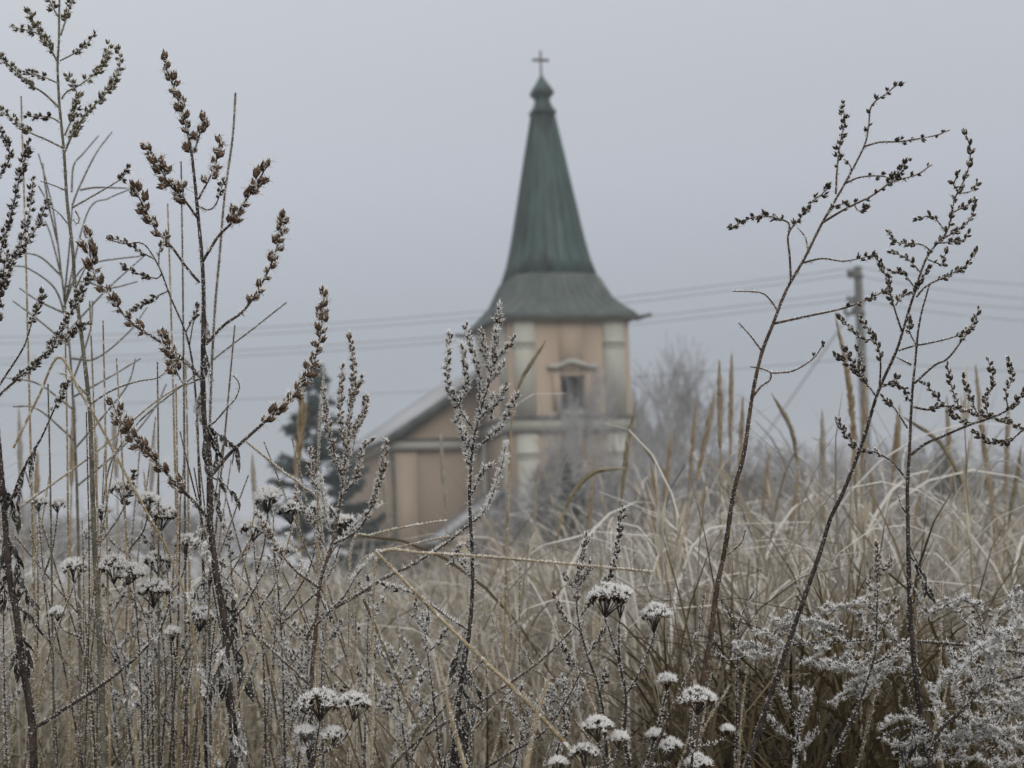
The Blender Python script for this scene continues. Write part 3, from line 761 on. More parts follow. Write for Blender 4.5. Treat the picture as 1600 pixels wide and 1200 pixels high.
class Plant:
    def __init__(s, name, label, cat, D, stem, r, mat="stem_dark", lean=0.0, group=None, seed=0, frost=1.0, frost_len=(3.5, 9), grounded=True):
        """stem in pixels from the tip down; r = (bottom, tip) half widths in pixels"""
        s.rs = np.random.RandomState(seed); s.D = D; s.s = D / FPX; s.mat = mat; s.fr = frost; s.fl = frost_len
        q = densify(stem, 6)[::-1]
        dep = D + lean * np.linspace(0, 1, len(q))
        W = P(q[:, 0], q[:, 1], dep)
        rad = np.linspace(r[0], r[1], len(W)) * s.s * (1 + .05 * s.rs.randn(len(W)))
        s.px, s.W = q, W
        G = to_ground(W) if grounded else W
        rad = np.concatenate([np.full(len(G) - len(W), r[0] * s.s * 1.1), rad])
        s.base = G[0].copy()
        s.root = empty(name, s.base, label, cat, group)
        s.FB, s.FD, s.FL = [], [], []
        s.nh = 0
        s.stem = MB().tubes(G, rad, 7).build("stem", M[mat], s.root, True, s.base)
        s.rime(W, rad[-len(W):])
    def rime(s, W, rad, k=1.0, dens=2100, ln=None):
        """hoar needles standing off a stalk"""
        L = np.linalg.norm(np.diff(W, axis=0), axis=1).sum()
        n_ = int(L * dens * s.fr * k)
        if n_ < 1: return
        f = s.rs.rand(n_) * (len(W) - 1.001); i = f.astype(int); u = (f - i)[:, None]
        B = W[i] * (1 - u) + W[i + 1] * u; T = unit(W[i + 1] - W[i])
        nd = unit(np.cross(T, s.rs.normal(0, 1, (n_, 3))))
        nd = unit(nd + .35 * s.rs.normal(0, 1, (n_, 3)) + np.array([-.15, 0, .25]))
        rr = np.broadcast_to(rad, (len(W),))[i]
        s.FB.append(B + nd * (rr * .7)[:, None]); s.FD.append(nd)
        lo, hi = ln or s.fl
        s.FL.append(s.rs.uniform(lo, hi, n_) ** 1.0 * s.s * s.rs.uniform(.5, 1.0, n_))
    def attach_depth(s, p):
        i = np.argmin(((s.px - p) ** 2).sum(1)); w = s.W[i] - CAM
        return float(w @ FWD)
    def branch(s, px, r=(2.2, 1.0), heads=None, t0=0.3, parent=None, slope=None, frost=1.0, D=None, mat=None):
        """px from the attachment out to the tip"""
        q = densify(px, 5)
        arc = np.concatenate([[0], np.cumsum(np.linalg.norm(np.diff(q, axis=0), axis=1))])
        d0 = s.attach_depth(q[0]) if D is None else D
        sl = s.rs.uniform(-.45, .45) if slope is None else slope
        W = P(q[:, 0], q[:, 1], d0 + sl * arc * s.s)
        rad = np.linspace(r[0], r[1], len(W)) * s.s
        o = MB().tubes(W, rad, 6).build("branch", M[mat or s.mat], s.root if parent is None else parent, True, s.base)
        s.rime(W, rad, frost)
        if heads: s.heads(o, q, W, arc, heads, t0)
        return o
    def stem_heads(s, y0, y1, heads):
        k = (s.px[:, 1] >= y0) & (s.px[:, 1] <= y1)
        q, W = s.px[k], s.W[k]
        arc = np.concatenate([[0], np.cumsum(np.linalg.norm(np.diff(q, axis=0), axis=1))])
        s.heads(s.stem, q, W, arc, heads, 0)
    def heads(s, ob, q, W, arc, h, t0):
        kind, mt, size, gap, nf = h[:5]
        tot = arc[-1]; a = tot * t0 + s.rs.rand() * gap; side = 1; merged = len(h) > 5
        mb = MB()
        while a < tot + gap * .3:
            for rep in range(1 if s.rs.rand() < .6 else 2):
                aa = min(a + s.rs.uniform(-.3, .3) * gap, tot)
                p = np.array([np.interp(aa, arc, W[:, k]) for k in range(3)])
                i = min(np.searchsorted(arc, aa), len(W) - 1); T = unit(W[i] - W[max(i - 2, 0)]) if i > 0 else unit(W[1] - W[0])
                nrm = unit(np.cross(T, FWD)) * side + FWD * s.rs.uniform(-.9, .9) + s.rs.normal(0, .25, 3)
                side *= -1
                tip = aa > tot - gap
                d = unit(T + nrm * (s.rs.uniform(.1, .3) if tip else s.rs.uniform(.35, .85)) + np.array([0, 0, .18]))
                L = size * s.s * s.rs.uniform(.65, 1.2)
                p0 = p + unit(nrm) * L * .08
                if merged:
                    mb.spindles(np.array([p0, p0 + .1 * L * d]), np.array([p0 + d * L, p0 + unit(d + s.rs.normal(0, .35, 3)) * L * .9]), np.array([.24, .2]) * L, .42, 4)
                elif s.nh < 300:
                    s.nh += 1
                    me = HEADS[kind, mt][s.rs.randint(6)]
                    c = bpy.data.objects.new("seed_head", me); COL.objects.link(c); c.parent = ob
                    rot = Vector(d).to_track_quat('Z', 'Y').to_matrix().to_4x4() @ Matrix.Rotation(s.rs.rand() * 6.28, 4, 'Z')
                    c.matrix_local = Matrix.Translation(Vector(p0 - s.base)) @ rot @ Matrix.Scale(L, 4)
                n_ = int(1.0 * nf * s.fr * s.rs.uniform(.6, 1.3))
                if n_:
                    dv = unit(s.rs.normal(0, 1, (n_, 3)) + d * .4 + np.array([-.1, 0, .25]))
                    s.FB.append(p0 + d * L * s.rs.uniform(.1, .85, (n_, 1)) + dv * L * .17); s.FD.append(dv)
                    s.FL.append(s.rs.uniform(s.fl[0], s.fl[1], n_) * s.s * (1.15 if kind == "brown" else .9))
            a += gap * s.rs.uniform(.7, 1.3)
        if merged and mb.v:
            tag(mb.build("seed_cluster", M[mt], ob, base=s.base), kind="stuff")
    def leaf(s, x, y, size, ang=-90, lobes=7, mat="leaf", curl=1.0, frost=1.0):
        """withered lobed leaf hanging at pixel x,y; ang = heading in the picture plane, degrees (-90 hangs down)"""
        rs = s.rs; d0 = s.attach_depth(np.array([x, y])) + rs.uniform(-8, 8) * s.s
        p = P(x, y, d0); L = size * s.s * 1.2
        a = math.radians(ang)
        d = math.cos(a) * RGT + math.sin(a) * UPV + FWD * rs.uniform(-.5, .5)
        K = 8; t_ = np.linspace(0, 1, K)
        mid = [p]; dd = unit(d)
        for k in range(K - 1):
            dd = unit(dd + np.array([0, 0, -.16 * curl]) + rs.normal(0, .10, 3)); mid.append(mid[-1] + dd * L / (K - 1))
        mid = np.array(mid)
        mb = MB().tubes(mid, np.linspace(1.3, .5, K) * s.s, 4)
        R_all, W_all, S_all = [], [], []
        for k in range(lobes):
            f = .18 + .82 * k / max(lobes - 1, 1)
            i = min(int(f * (K - 1)), K - 2); q = mid[i] + (mid[i + 1] - mid[i]) * (f * (K - 1) - i)
            T = unit(mid[i + 1] - mid[i]); sd = unit(np.cross(T, rs.normal(0, 1, 3)))
            ld = unit(T + sd * rs.uniform(.35, 1.1) * (0 if k == lobes - 1 else 1))
            ll = L * rs.uniform(.30, .58); pts = [q]; dd = ld
            for j in range(5):
                dd = unit(dd + np.array([0, 0, -.30 * curl]) + rs.normal(0, .18, 3)); pts.append(pts[-1] + dd * ll / 5)
            R_all.append(pts); W_all.append(np.array([.5, 1.0, 1.05, .85, .5, .08]) * L * rs.uniform(.050, .095))
            n1 = unit(np.cross(ld, rs.normal(0, 1, 3))); n2 = unit(np.cross(ld, n1)); tw_ = np.linspace(0, rs.uniform(-1.6, 1.6), 6)[:, None]
            S_all.append(n1 * np.cos(tw_) + n2 * np.sin(tw_))
        R_all, W_all, S_all = np.array(R_all), np.array(W_all), np.array(S_all)
        mb.ribbons(R_all, W_all, S_all)
        mb.build("leaf", M[mat], s.root, False, s.base)
        n_ = int(lobes * 15 * s.fr * frost)
        i = rs.randint(0, lobes, n_); j = rs.randint(0, 5, n_); u = rs.rand(n_, 1)
        sg = rs.choice([-1., 1.], n_)[:, None]
        B = R_all[i, j] * (1 - u) + R_all[i, j + 1] * u + sg * S_all[i, j] * W_all[i, j][:, None] * .9
        s.FB.append(B); s.FD.append(unit(sg * S_all[i, j] + .5 * rs.normal(0, 1, (n_, 3)) + np.array([0, 0, .2]))); s.FL.append(rs.uniform(1.5, 4.5, n_) * s.s)
    def umbel(s, x, y, w, stalk_from=None, parent=None, n=60, frost=1.0, D=None):
        """flat yarrow head: stalklets fanning up to a dome of withered florets, rime on top"""
        rs = s.rs; d0 = (s.attach_depth(np.array(stalk_from if stalk_from is not None else (x, y))) if D is None else D)
        c = P(x, y, d0); W_ = w * s.s * .5
        rootp = P(stalk_from[0], stalk_from[1], d0) if stalk_from is not None else P(x, y + w * .75, d0)
        r_ = np.sqrt(rs.rand(n)) * W_; a = rs.rand(n) * 6.283
        off = np.stack([r_ * np.cos(a), r_ * np.sin(a), np.zeros(n)], 1)
        top = c + off + np.array([0, 0, 1]) * (W_ * .62 * (1 - (r_ / W_) ** 2) + rs.normal(0, W_ * .07, n))[:, None]
        mb = MB()
        ns = 16
        idx = rs.choice(n, ns, False)
        pts = np.stack([np.repeat(rootp[None], ns, 0), rootp * .5 + (top[idx] * .42 + c * .08) - np.array([0, 0, .05]) * W_, top[idx] - np.array([0, 0, .12]) * W_], 1)
        mb.tubes(pts, np.array([[1.0, .7, .5]]) * s.s * max(.6, w / 60), 4)
        o = mb.build("stalklets", M["stem_dark"], s.root if parent is None else parent, True, s.base)
        dirs = unit(off * .6 / W_ + np.array([0, 0, 1]) + rs.normal(0, .25, (n, 3)))
        fs = W_ * rs.uniform(.20, .32, n)
        hb = MB().spindles(top - dirs * fs[:, None], top + dirs * fs[:, None] * .5, fs * .42, .6, 5)
        hd = hb.build("flower_head", M["cluster_dark"], s.root if parent is None else parent, False, s.base)
        m_ = int(n * 9 * frost)
        i = rs.randint(0, n, m_)
        dv = unit(rs.normal(0, .75, (m_, 3)) + np.array([0, 0, .9]) + off[i] / W_ * .5)
        s.FB.append(top[i] + dv * (fs[i] * .30)[:, None]); s.FD.append(dv); s.FL.append(rs.uniform(3.0, 9.0, m_) * s.s)
        return hd
    def done(s, r=.42):
        if s.FB:
            B, D_, L = np.concatenate(s.FB), np.concatenate(s.FD), np.concatenate(s.FL)
            o = MB().needles(B - s.base, D_, L, 2.0 * r * s.s * s.rs.uniform(.6, 1.3, len(B))).build("frost", M["frost"], s.root)
            tag(o, kind="stuff")
        return s

BR = ("brown", "head_brown", 22, 10.5, 17)
SM = ("small", "head_olive", 14, 5.2, 9)
SMD = ("small", "head_dark", 13, 5.5, 9)
OV_ = ("ovoid", "head_dark", 8.8, 5.6, 9)
OVB = ("ovoid", "head_brown", 8.8, 5.2, 11)
MG = ("small", "cluster_dark", 9, 6.0, 6, True)

# the tall mugwort at the picture's left, its top out of view
A = Plant("mugwort", "tallest grey green mugwort with olive seed spikes rising past the bare twigs", "weed", 1.30,
          [(97, -45), (93, 0), (92, 63), (90, 105), (93, 165), (100, 238), (105, 315), (114, 395), (117, 445), (128, 530), (140, 638), (143, 715), (145, 785), (150, 900), (157, 1030), (163, 1210)], (5.2, 1.5), "stem_grey", lean=.05, seed=1, frost=.75)
for px, r, h, t0 in [
    ([(92, 100), (75, 70), (62, 48), (52, 33), (45, 18)], (1.6, .9), SM, .15), ([(66, 54), (45, 48), (21, 42)], (1.2, .8), SM, .2),
    ([(95, 55), (103, 30), (112, 2), (120, -20)], (1.6, .9), SM, .2), ([(92, 28), (84, 14), (75, -4)], (1.3, .9), SM, .3),
    ([(94, 95), (115, 84), (133, 72), (147, 54)], (1.3, .8), SMD, .3), ([(96, 155), (105, 143), (126, 132), (154, 110), (167, 88), (170, 72)], (1.4, .8), SM, .35),
    ([(101, 212), (115, 178), (121, 150), (113, 132), (104, 117)], (1.6, .9), SM, .15), ([(100, 240), (116, 205), (140, 172), (164, 148), (182, 120), (188, 95), (184, 80)], (2.0, .9), SM, .12),
    ([(92, 168), (70, 147), (45, 130), (21, 108), (0, 88), (-12, 70)], (1.8, .9), SM, .3), ([(90, 130), (70, 121), (45, 114)], (1.3, .8), SMD, .3),
    ([(96, 193), (77, 183), (45, 182)], (1.3, .8), SMD, .35), ([(98, 231), (70, 217), (45, 206), (21, 186), (0, 172)], (1.6, .8), SM, .45),
    ([(112, 325), (147, 305), (178, 287), (192, 277), (198, 262)], (1.6, .8), SMD, .72), ([(105, 299), (85, 290), (63, 283)], (1.2, .7), None, 0),
    ([(108, 352), (91, 332), (76, 322)], (1.2, .7), None, 0), ([(118, 330), (124, 342), (120, 350), (114, 342)], (1.5, .6), None, 0),
    ([(141, 632), (175, 610), (215, 596), (245, 591), (258, 582)], (1.6, .8), None, 0), ([(119, 450), (133, 420), (150, 405)], (1.4, .7), None, 0),
    ([(138, 620), (110, 590), (90, 582)], (1.3, .7), None, 0), ([(148, 860), (190, 800), (208, 740)], (1.6, .8), SMD, .6)]:
    A.branch(px, r, h, t0)
A.done()

# the dark plant cut by the left edge
B_ = Plant("mugwort", "dark mugwort with drooping black leaves and dense spikes at the meadow's left side", "weed", 1.20,
           [(-24, 380), (-20, 470), (-12, 560), (-6, 650), (2, 740), (7, 800), (14, 895), (26, 962), (33, 1025), (45, 1095), (51, 1147), (53, 1210)], (6.8, 2.6), "stem_dark", seed=2, frost=.8)
for px, r, h, t0 in [
    ([(-20, 460), (7, 372), (20, 325), (31, 275), (40, 245), (45, 222)], (1.8, 1.0), SMD, .2), ([(-20, 300), (14, 250), (6, 215), (-6, 190)], (1.6, .9), SMD, .2),
    ([(-12, 500), (17, 416), (40, 382), (60, 350), (75, 312)], (1.8, .9), SMD, .2), ([(12, 420), (35, 370), (46, 330), (52, 280)], (1.6, .8), SMD, .2),
    ([(-12, 640), (0, 617), (28, 592), (60, 565), (87, 530), (115, 480), (138, 433)], (2.2, 1.0), SMD, .2), ([(60, 560), (85, 542), (101, 530), (133, 507)], (1.5, .8), SMD, .15),
    ([(-8, 612), (10, 585), (38, 540), (52, 495), (62, 470), (66, 460)], (1.8, 1.0), SMD, .68), ([(5, 805), (20, 775), (35, 736), (63, 687), (84, 641), (98, 612), (105, 598)], (2.2, 1.1), SMD, .78),
    ([(50, 1140), (80, 1122), (105, 1105), (154, 1074), (196, 1042), (225, 1015), (245, 993), (258, 965), (266, 934)], (3.2, 1.3), None, 0), ([(-15, 560), (-2, 480), (6, 420), (12, 398)], (1.6, .9), SMD, .3)]:
    B_.branch(px, r, h, t0, frost=1.2)
for x, y, sz, an, mt in [(10, 835, 60, -60, "leaf"), (5, 850, 70, -100, "leaf"), (14, 890, 50, -120, "leaf"), (18, 905, 46, -30, "leaf"), (30, 985, 55, -75, "leaf"), (32, 1000, 44, -110, "leaf"), (26, 950, 40, -20, "leaf"),
                         (2, 750, 60, -80, "leaf"), (203, 1040, 46, -90, "leaf_frosted"), (252, 978, 36, -120, "leaf_frosted"), (262, 945, 34, 60, "leaf_frosted"), (60, 690, 40, -110, "leaf"), (40, 730, 46, -120, "leaf")]:
    B_.leaf(x, y, sz, an, mat=mt)
B_.done()

# the main mugwort with brown seed heads
C = Plant("mugwort", "large mugwort with plump brown seed heads and a thick dark stem", "weed", 1.25,
          [(257, 100), (273, 140), (287, 182), (297, 224), (304, 280), (310, 343), (315, 395), (318, 450), (318, 505), (317, 596), (320, 666), (327, 722), (328, 813), (332, 850), (340, 910), (352, 976), (354, 1060), (364, 1130), (368, 1210)],
          (7.2, 1.6), "stem_dark", lean=.04, seed=3, frost=.8, frost_len=(4, 12))
C.stem_heads(98, 245, ("brown", "head_brown", 20, 9, 16))
for px, r, h, t0 in [
    ([(316, 410), (329, 388), (343, 367), (364, 346), (378, 322), (395, 297), (408, 275), (415, 262)], (2.6, 1.2), BR, .38), ([(303, 238), (312, 210), (320, 186)], (1.6, 1.0), BR, .3),
    ([(310, 311), (325, 283), (336, 259), (343, 225)], (1.8, 1.0), BR, .25), ([(311, 322), (325, 328), (338, 318), (350, 280)], (1.3, .8), SMD, .5),
    ([(308, 340), (287, 311), (266, 290), (252, 266), (241, 243), (228, 230)], (2.0, 1.0), BR, .2), ([(290, 314), (286, 305), (287, 295)], (1.4, 1.0), BR, .3),
    ([(312, 442), (290, 416), (270, 388), (245, 360), (231, 336), (217, 308), (207, 292)], (2.3, 1.1), BR, .34),
    ([(316, 594), (294, 568), (259, 540), (232, 522), (210, 508), (192, 490), (178, 470), (160, 448), (150, 436), (142, 405), (138, 364)], (2.8, 1.1), BR, .36),
    ([(331, 742), (360, 708), (406, 666), (437, 638), (469, 606), (486, 575), (497, 540), (504, 494), (506, 461)], (3.0, 1.2), BR, .30),
    ([(322, 538), (350, 508), (378, 488), (399, 460), (420, 421), (434, 382), (442, 354), (445, 335)], (2.6, 1.1), BR, .34),
    ([(326, 812), (301, 782), (273, 754), (245, 722), (217, 694), (192, 662), (180, 640), (176, 632)], (2.8, 1.2), BR, .22),
    ([(322, 668), (336, 659), (352, 640), (367, 624), (374, 606), (371, 594), (363, 586)], (1.4, .8), None, 0),
    ([(316, 590), (290, 600), (278, 585), (270, 560)], (1.5, .8), BR, .55), ([(300, 575), (262, 545), (250, 520)], (1.4, .8), BR, .3),
    ([(352, 976), (380, 950), (395, 925), (420, 880)], (2.2, 1.0), None, 0), ([(328, 830), (318, 800), (300, 790)], (1.6, .8), None, 0)]:
    C.branch(px, r, h, t0)
for x, y, sz, an, mt in [(318, 480, 36, -70, "leaf_frosted"), (320, 545, 40, -65, "leaf"), (317, 596, 46, -100, "leaf_frosted"), (320, 655, 60, -95, "leaf"), (322, 662, 55, -45, "leaf"), (320, 660, 60, -75, "leaf"), (330, 745, 44, -30, "leaf"), (332, 755, 40, -70, "leaf"),
                         (330, 815, 46, -160, "leaf_frosted"), (332, 820, 50, -110, "leaf_frosted"), (338, 898, 40, -15, "leaf_frosted"), (342, 915, 44, -40, "leaf"), (346, 935, 44, -60, "leaf"), (338, 900, 36, 190, "leaf"), (354, 985, 70, -60, "leaf"), (354, 990, 60, -80, "leaf_frosted"),
                         (354, 1040, 60, -115, "leaf"), (352, 1030, 46, -150, "leaf"), (358, 1085, 60, -80, "leaf_frosted"), (362, 1095, 60, -100, "leaf_frosted"), (366, 1130, 60, -70, "leaf_frosted"), (366, 1150, 60, -110, "leaf"), (310, 1030, 40, -70, "leaf_frosted")]:
    C.leaf(x, y, sz, an, mat=mt, lobes=7, frost=1.2)
C.done(.46)

D_ = Plant("mugwort", "thin black budded weed just behind the large brown mugwort", "weed", 1.42,
           [(168, 374), (196, 381), (224, 381), (248, 416), (266, 463), (294, 533), (306, 620), (312, 760), (318, 900), (320, 1060), (322, 1200)], (3.0, 1.0), "stem_dark", seed=4, frost=.7)
for px, r, h, t0 in [([(242, 405), (217, 392), (196, 378), (172, 372)], (1.2, .7), OV_, .2), ([(252, 428), (245, 435), (217, 428), (189, 414)], (1.2, .7), OV_, .25), ([(262, 455), (241, 465), (210, 484)], (1.2, .7), OV_, .2),
                     ([(290, 520), (305, 490), (308, 480)], (1.2, .7), OV_, .3), ([(296, 540), (302, 505), (310, 480)], (1.1, .7), None, .3), ([(248, 416), (250, 390), (262, 365)], (1.1, .7), OV_, .3)]:
    D_.branch(px, r, h, t0)
D_.done()

# frosted twiggy weeds of the middle
E = Plant("mugwort", "bushy frosted weed with crowded reddish buds right of the brown mugwort", "weed", 1.27,
          [(545, 520), (550, 548), (552, 580), (549, 624), (542, 697), (534, 770), (526, 816), (521, 843), (500, 913), (493, 990), (487, 1067), (485, 1210)], (4.4, 1.0), "stem_brown", seed=5, frost=1.25)
E.stem_heads(515, 760, OVB)
for px, r, h, t0 in [
    ([(549, 640), (556, 610), (566, 590)], (1.3, .7), OVB, .1), ([(545, 690), (562, 660), (570, 640), (573, 622)], (1.5, .7), OVB, .1), ([(543, 700), (532, 660), (533, 600), (535, 575)], (1.4, .7), OVB, .1),
    ([(538, 760), (517, 690), (510, 650), (506, 612)], (1.5, .7), OVB, .15), ([(536, 770), (558, 745), (566, 700), (580, 690)], (1.5, .7), OVB, .15), ([(522, 850), (550, 835), (572, 810), (594, 750), (600, 715), (602, 695)], (1.9, .8), OVB, .35),
    ([(528, 812), (500, 770), (488, 740), (486, 705)], (1.5, .7), OVB, .2), ([(515, 870), (490, 820), (470, 790), (462, 770)], (1.5, .7), OVB, .3), ([(497, 918), (455, 885), (420, 836), (400, 800)], (2.2, .8), OVB, .5),
    ([(486, 1072), (434, 1025), (395, 986), (380, 960)], (2.3, .9), OVB, .6), ([(495, 976), (520, 950), (539, 930), (560, 895), (590, 865)], (2.0, .8), OVB, .6),
    ([(478, 1000), (500, 965), (563, 927), (600, 904), (647, 881), (696, 850), (727, 825), (752, 804), (767, 779), (776, 752), (784, 730), (790, 695)], (3.0, 1.0), OVB, .72),
    ([(502, 905), (520, 860), (560, 815), (590, 790)], (1.7, .7), OVB, .4), ([(498, 940), (470, 880), (452, 840)], (1.6, .7), OVB, .35), ([(520, 845), (508, 800), (500, 745)], (1.4, .7), OVB, .2), ([(540, 720), (552, 700), (556, 660)], (1.2, .7), OVB, .1)]:
    E.branch(px, r, h, t0)
for x, y, sz, an in [(486, 1080, 44, -80), (490, 1110, 50, -100), (500, 930, 30, -60)]: E.leaf(x, y, sz, an)
E.done(.46)

F_ = Plant("mugwort", "white rimed weed with dark buds in front of the nave and tower corner", "weed", 1.26,
           [(781, 476), (778, 500), (776, 522), (768, 582), (748, 652), (738, 704), (734, 767), (735, 810), (738, 867), (738, 927), (733, 990), (724, 1046), (717, 1088), (715, 1130), (704, 1210)], (4.8, 1.0), "stem_dark", seed=6, frost=1.5, frost_len=(4, 11))
F_.stem_heads(474, 600, OV_)
for px, r, h, t0 in [
    ([(741, 673), (725, 650), (713, 631), (701, 604), (698, 568), (701, 545), (701, 524)], (1.7, .8), OV_, .2), ([(716, 636), (728, 600), (727, 575), (723, 545)], (1.3, .7), OV_, .1), ([(738, 705), (722, 670), (715, 640), (708, 612)], (1.4, .7), OV_, .1),
    ([(744, 662), (752, 620), (750, 589), (741, 554), (733, 530), (728, 506)], (1.6, .7), OV_, .2), ([(768, 585), (763, 575), (757, 548), (752, 520)], (1.3, .7), OV_, .1), ([(770, 573), (780, 557), (792, 545), (802, 532)], (1.3, .7), OV_, .15),
    ([(766, 598), (776, 585), (788, 569)], (1.2, .7), OV_, .15), ([(746, 660), (760, 642), (778, 628), (784, 615), (790, 602)], (1.5, .7), OV_, .3), ([(740, 702), (758, 690), (776, 673), (790, 652), (798, 638), (806, 622)], (1.7, .8), OV_, .25),
    ([(737, 773), (752, 742), (765, 728)], (1.4, .7), OV_, .4), ([(735, 735), (728, 700), (724, 680), (712, 650)], (1.3, .7), OV_, .1), ([(738, 865), (725, 850), (712, 868), (705, 880)], (1.2, .7), OV_, .3), ([(737, 905), (724, 880), (708, 870)], (1.2, .7), OV_, .3),
    ([(733, 985), (700, 965), (670, 942), (640, 925), (600, 915)], (1.7, .9), OV_, .75), ([(757, 640), (768, 650), (770, 620)], (1.1, .6), OV_, .1)]:
    F_.branch(px, r, h, t0)
for x, y, sz, an, mt in [(728, 985, 50, -110, "leaf"), (726, 1000, 60, -80, "leaf"), (724, 1040, 50, -50, "leaf"), (720, 1070, 46, -60, "leaf"), (718, 1105, 70, -55, "leaf"), (716, 1110, 70, -85, "leaf"), (714, 1120, 60, -70, "leaf"), (708, 1160, 50, -110, "leaf"), (650, 935, 24, -90, "leaf"), (668, 945, 26, -90, "leaf")]:
    F_.leaf(x, y, sz, an, mat=mt)
F_.done(.48)

H_ = Plant("mugwort", "short curved budded weed beside the tallest yarrow", "weed", 1.25,
           [(917, 834), (910, 871), (902, 920), (903, 965), (916, 1018), (934, 1070), (944, 1127), (950, 1210)], (2.8, .9), "stem_dark", seed=8, frost=1.1)
H_.stem_heads(832, 945, OVB)
for px, r, h, t0 in [([(908, 988), (895, 976), (881, 965), (866, 928)], (1.3, .7), OVB, .35), ([(908, 962), (937, 920), (955, 895), (965, 850), (970, 815), (973, 792)], (1.6, .7), OV_, .3), ([(926, 1056), (908, 1046), (895, 1039), (878, 1009)], (1.3, .7), OV_, .4),
                     ([(904, 925), (890, 910), (884, 900)], (1.1, .7), OVB, .2), ([(903, 915), (918, 895), (922, 880)], (1.1, .7), OVB, .2), ([(918, 1025), (935, 1000), (944, 985)], (1.2, .7), OV_, .3), ([(936, 1080), (945, 1065), (946, 1050)], (1.1, .7), OV_, .2)]:
    H_.branch(px, r, h, t0)
H_.done()

# the two leaning weeds and the upright one on the right
I_ = Plant("mugwort", "tall reddish stemmed weed arching right, its open top against the sky", "weed", 1.22,
           [(1401, 133), (1385, 146), (1362, 165), (1357, 198), (1350, 229), (1320, 287), (1285, 348), (1257, 404), (1229, 453), (1208, 506), (1190, 553), (1176, 616), (1162, 711), (1147, 767), (1134, 851), (1119, 927), (1110, 997), (1096, 1077), (1080, 1210)], (5.4, 1.0), "stem_brown", lean=-.03, seed=9, frost=.8, frost_len=(3, 7.5))
I_.stem_heads(130, 210, ("small", "head_dark", 13, 12, 6))
IS = ("small", "head_dark", 13, 7.5, 7); IL = ("small", "head_dark", 11, 16, 5)
for px, r, h, t0 in [
    ([(1350, 229), (1376, 222), (1407, 221), (1460, 212), (1484, 203)], (1.5, .8), IL, .3), ([(1306, 303), (1308, 264), (1313, 222), (1320, 190), (1316, 163)], (1.6, .8), IS, .25), ([(1320, 287), (1344, 277), (1376, 275), (1400, 282)], (1.5, .8), IS, .45),
    ([(1285, 348), (1320, 327), (1362, 306), (1393, 285), (1432, 273), (1456, 257)], (1.9, .8), IL, .2), ([(1390, 287), (1405, 268), (1418, 252)], (1.2, .8), IS, .1), ([(1290, 340), (1305, 322), (1325, 318)], (1.1, .7), IS, .3), ([(1335, 320), (1342, 330), (1355, 322)], (1.1, .7), IS, .1),
    ([(1236, 438), (1234, 401), (1232, 366), (1250, 341), (1271, 313), (1284, 304), (1292, 294)], (1.9, .9), IS, .5), ([(1232, 362), (1232, 348), (1201, 338), (1173, 341), (1145, 354)], (1.5, .8), IS, .2), ([(1262, 390), (1258, 370), (1246, 356)], (1.2, .7), None, 0),
    ([(1253, 411), (1285, 404), (1320, 408), (1362, 399)], (1.6, .8), IS, .75), ([(1208, 506), (1257, 495), (1313, 483), (1348, 471), (1383, 453), (1390, 436)], (2.0, .9), IL, .55), ([(1215, 486), (1203, 468), (1187, 457), (1145, 455)], (1.3, .8), None, 0),
    ([(1190, 548), (1172, 524), (1154, 504)], (1.6, .8), None, 0), ([(1178, 618), (1190, 603), (1203, 594), (1204, 583), (1190, 576), (1172, 573)], (1.7, .8), None, 0), ([(1203, 583), (1225, 582), (1243, 578), (1271, 560), (1287, 537)], (1.4, .8), IL, .6),
    ([(1137, 868), (1150, 856), (1159, 847), (1165, 828)], (1.4, .8), None, 0), ([(1326, 280), (1330, 262), (1318, 248)], (1.1, .7), IL, .5)]:
    I_.branch(px, r, h, t0)
for x, y, sz, an in [(1120, 930, 38, -50), (1110, 990, 24, -60)]: I_.leaf(x, y, sz, an, lobes=3)
I_.done()

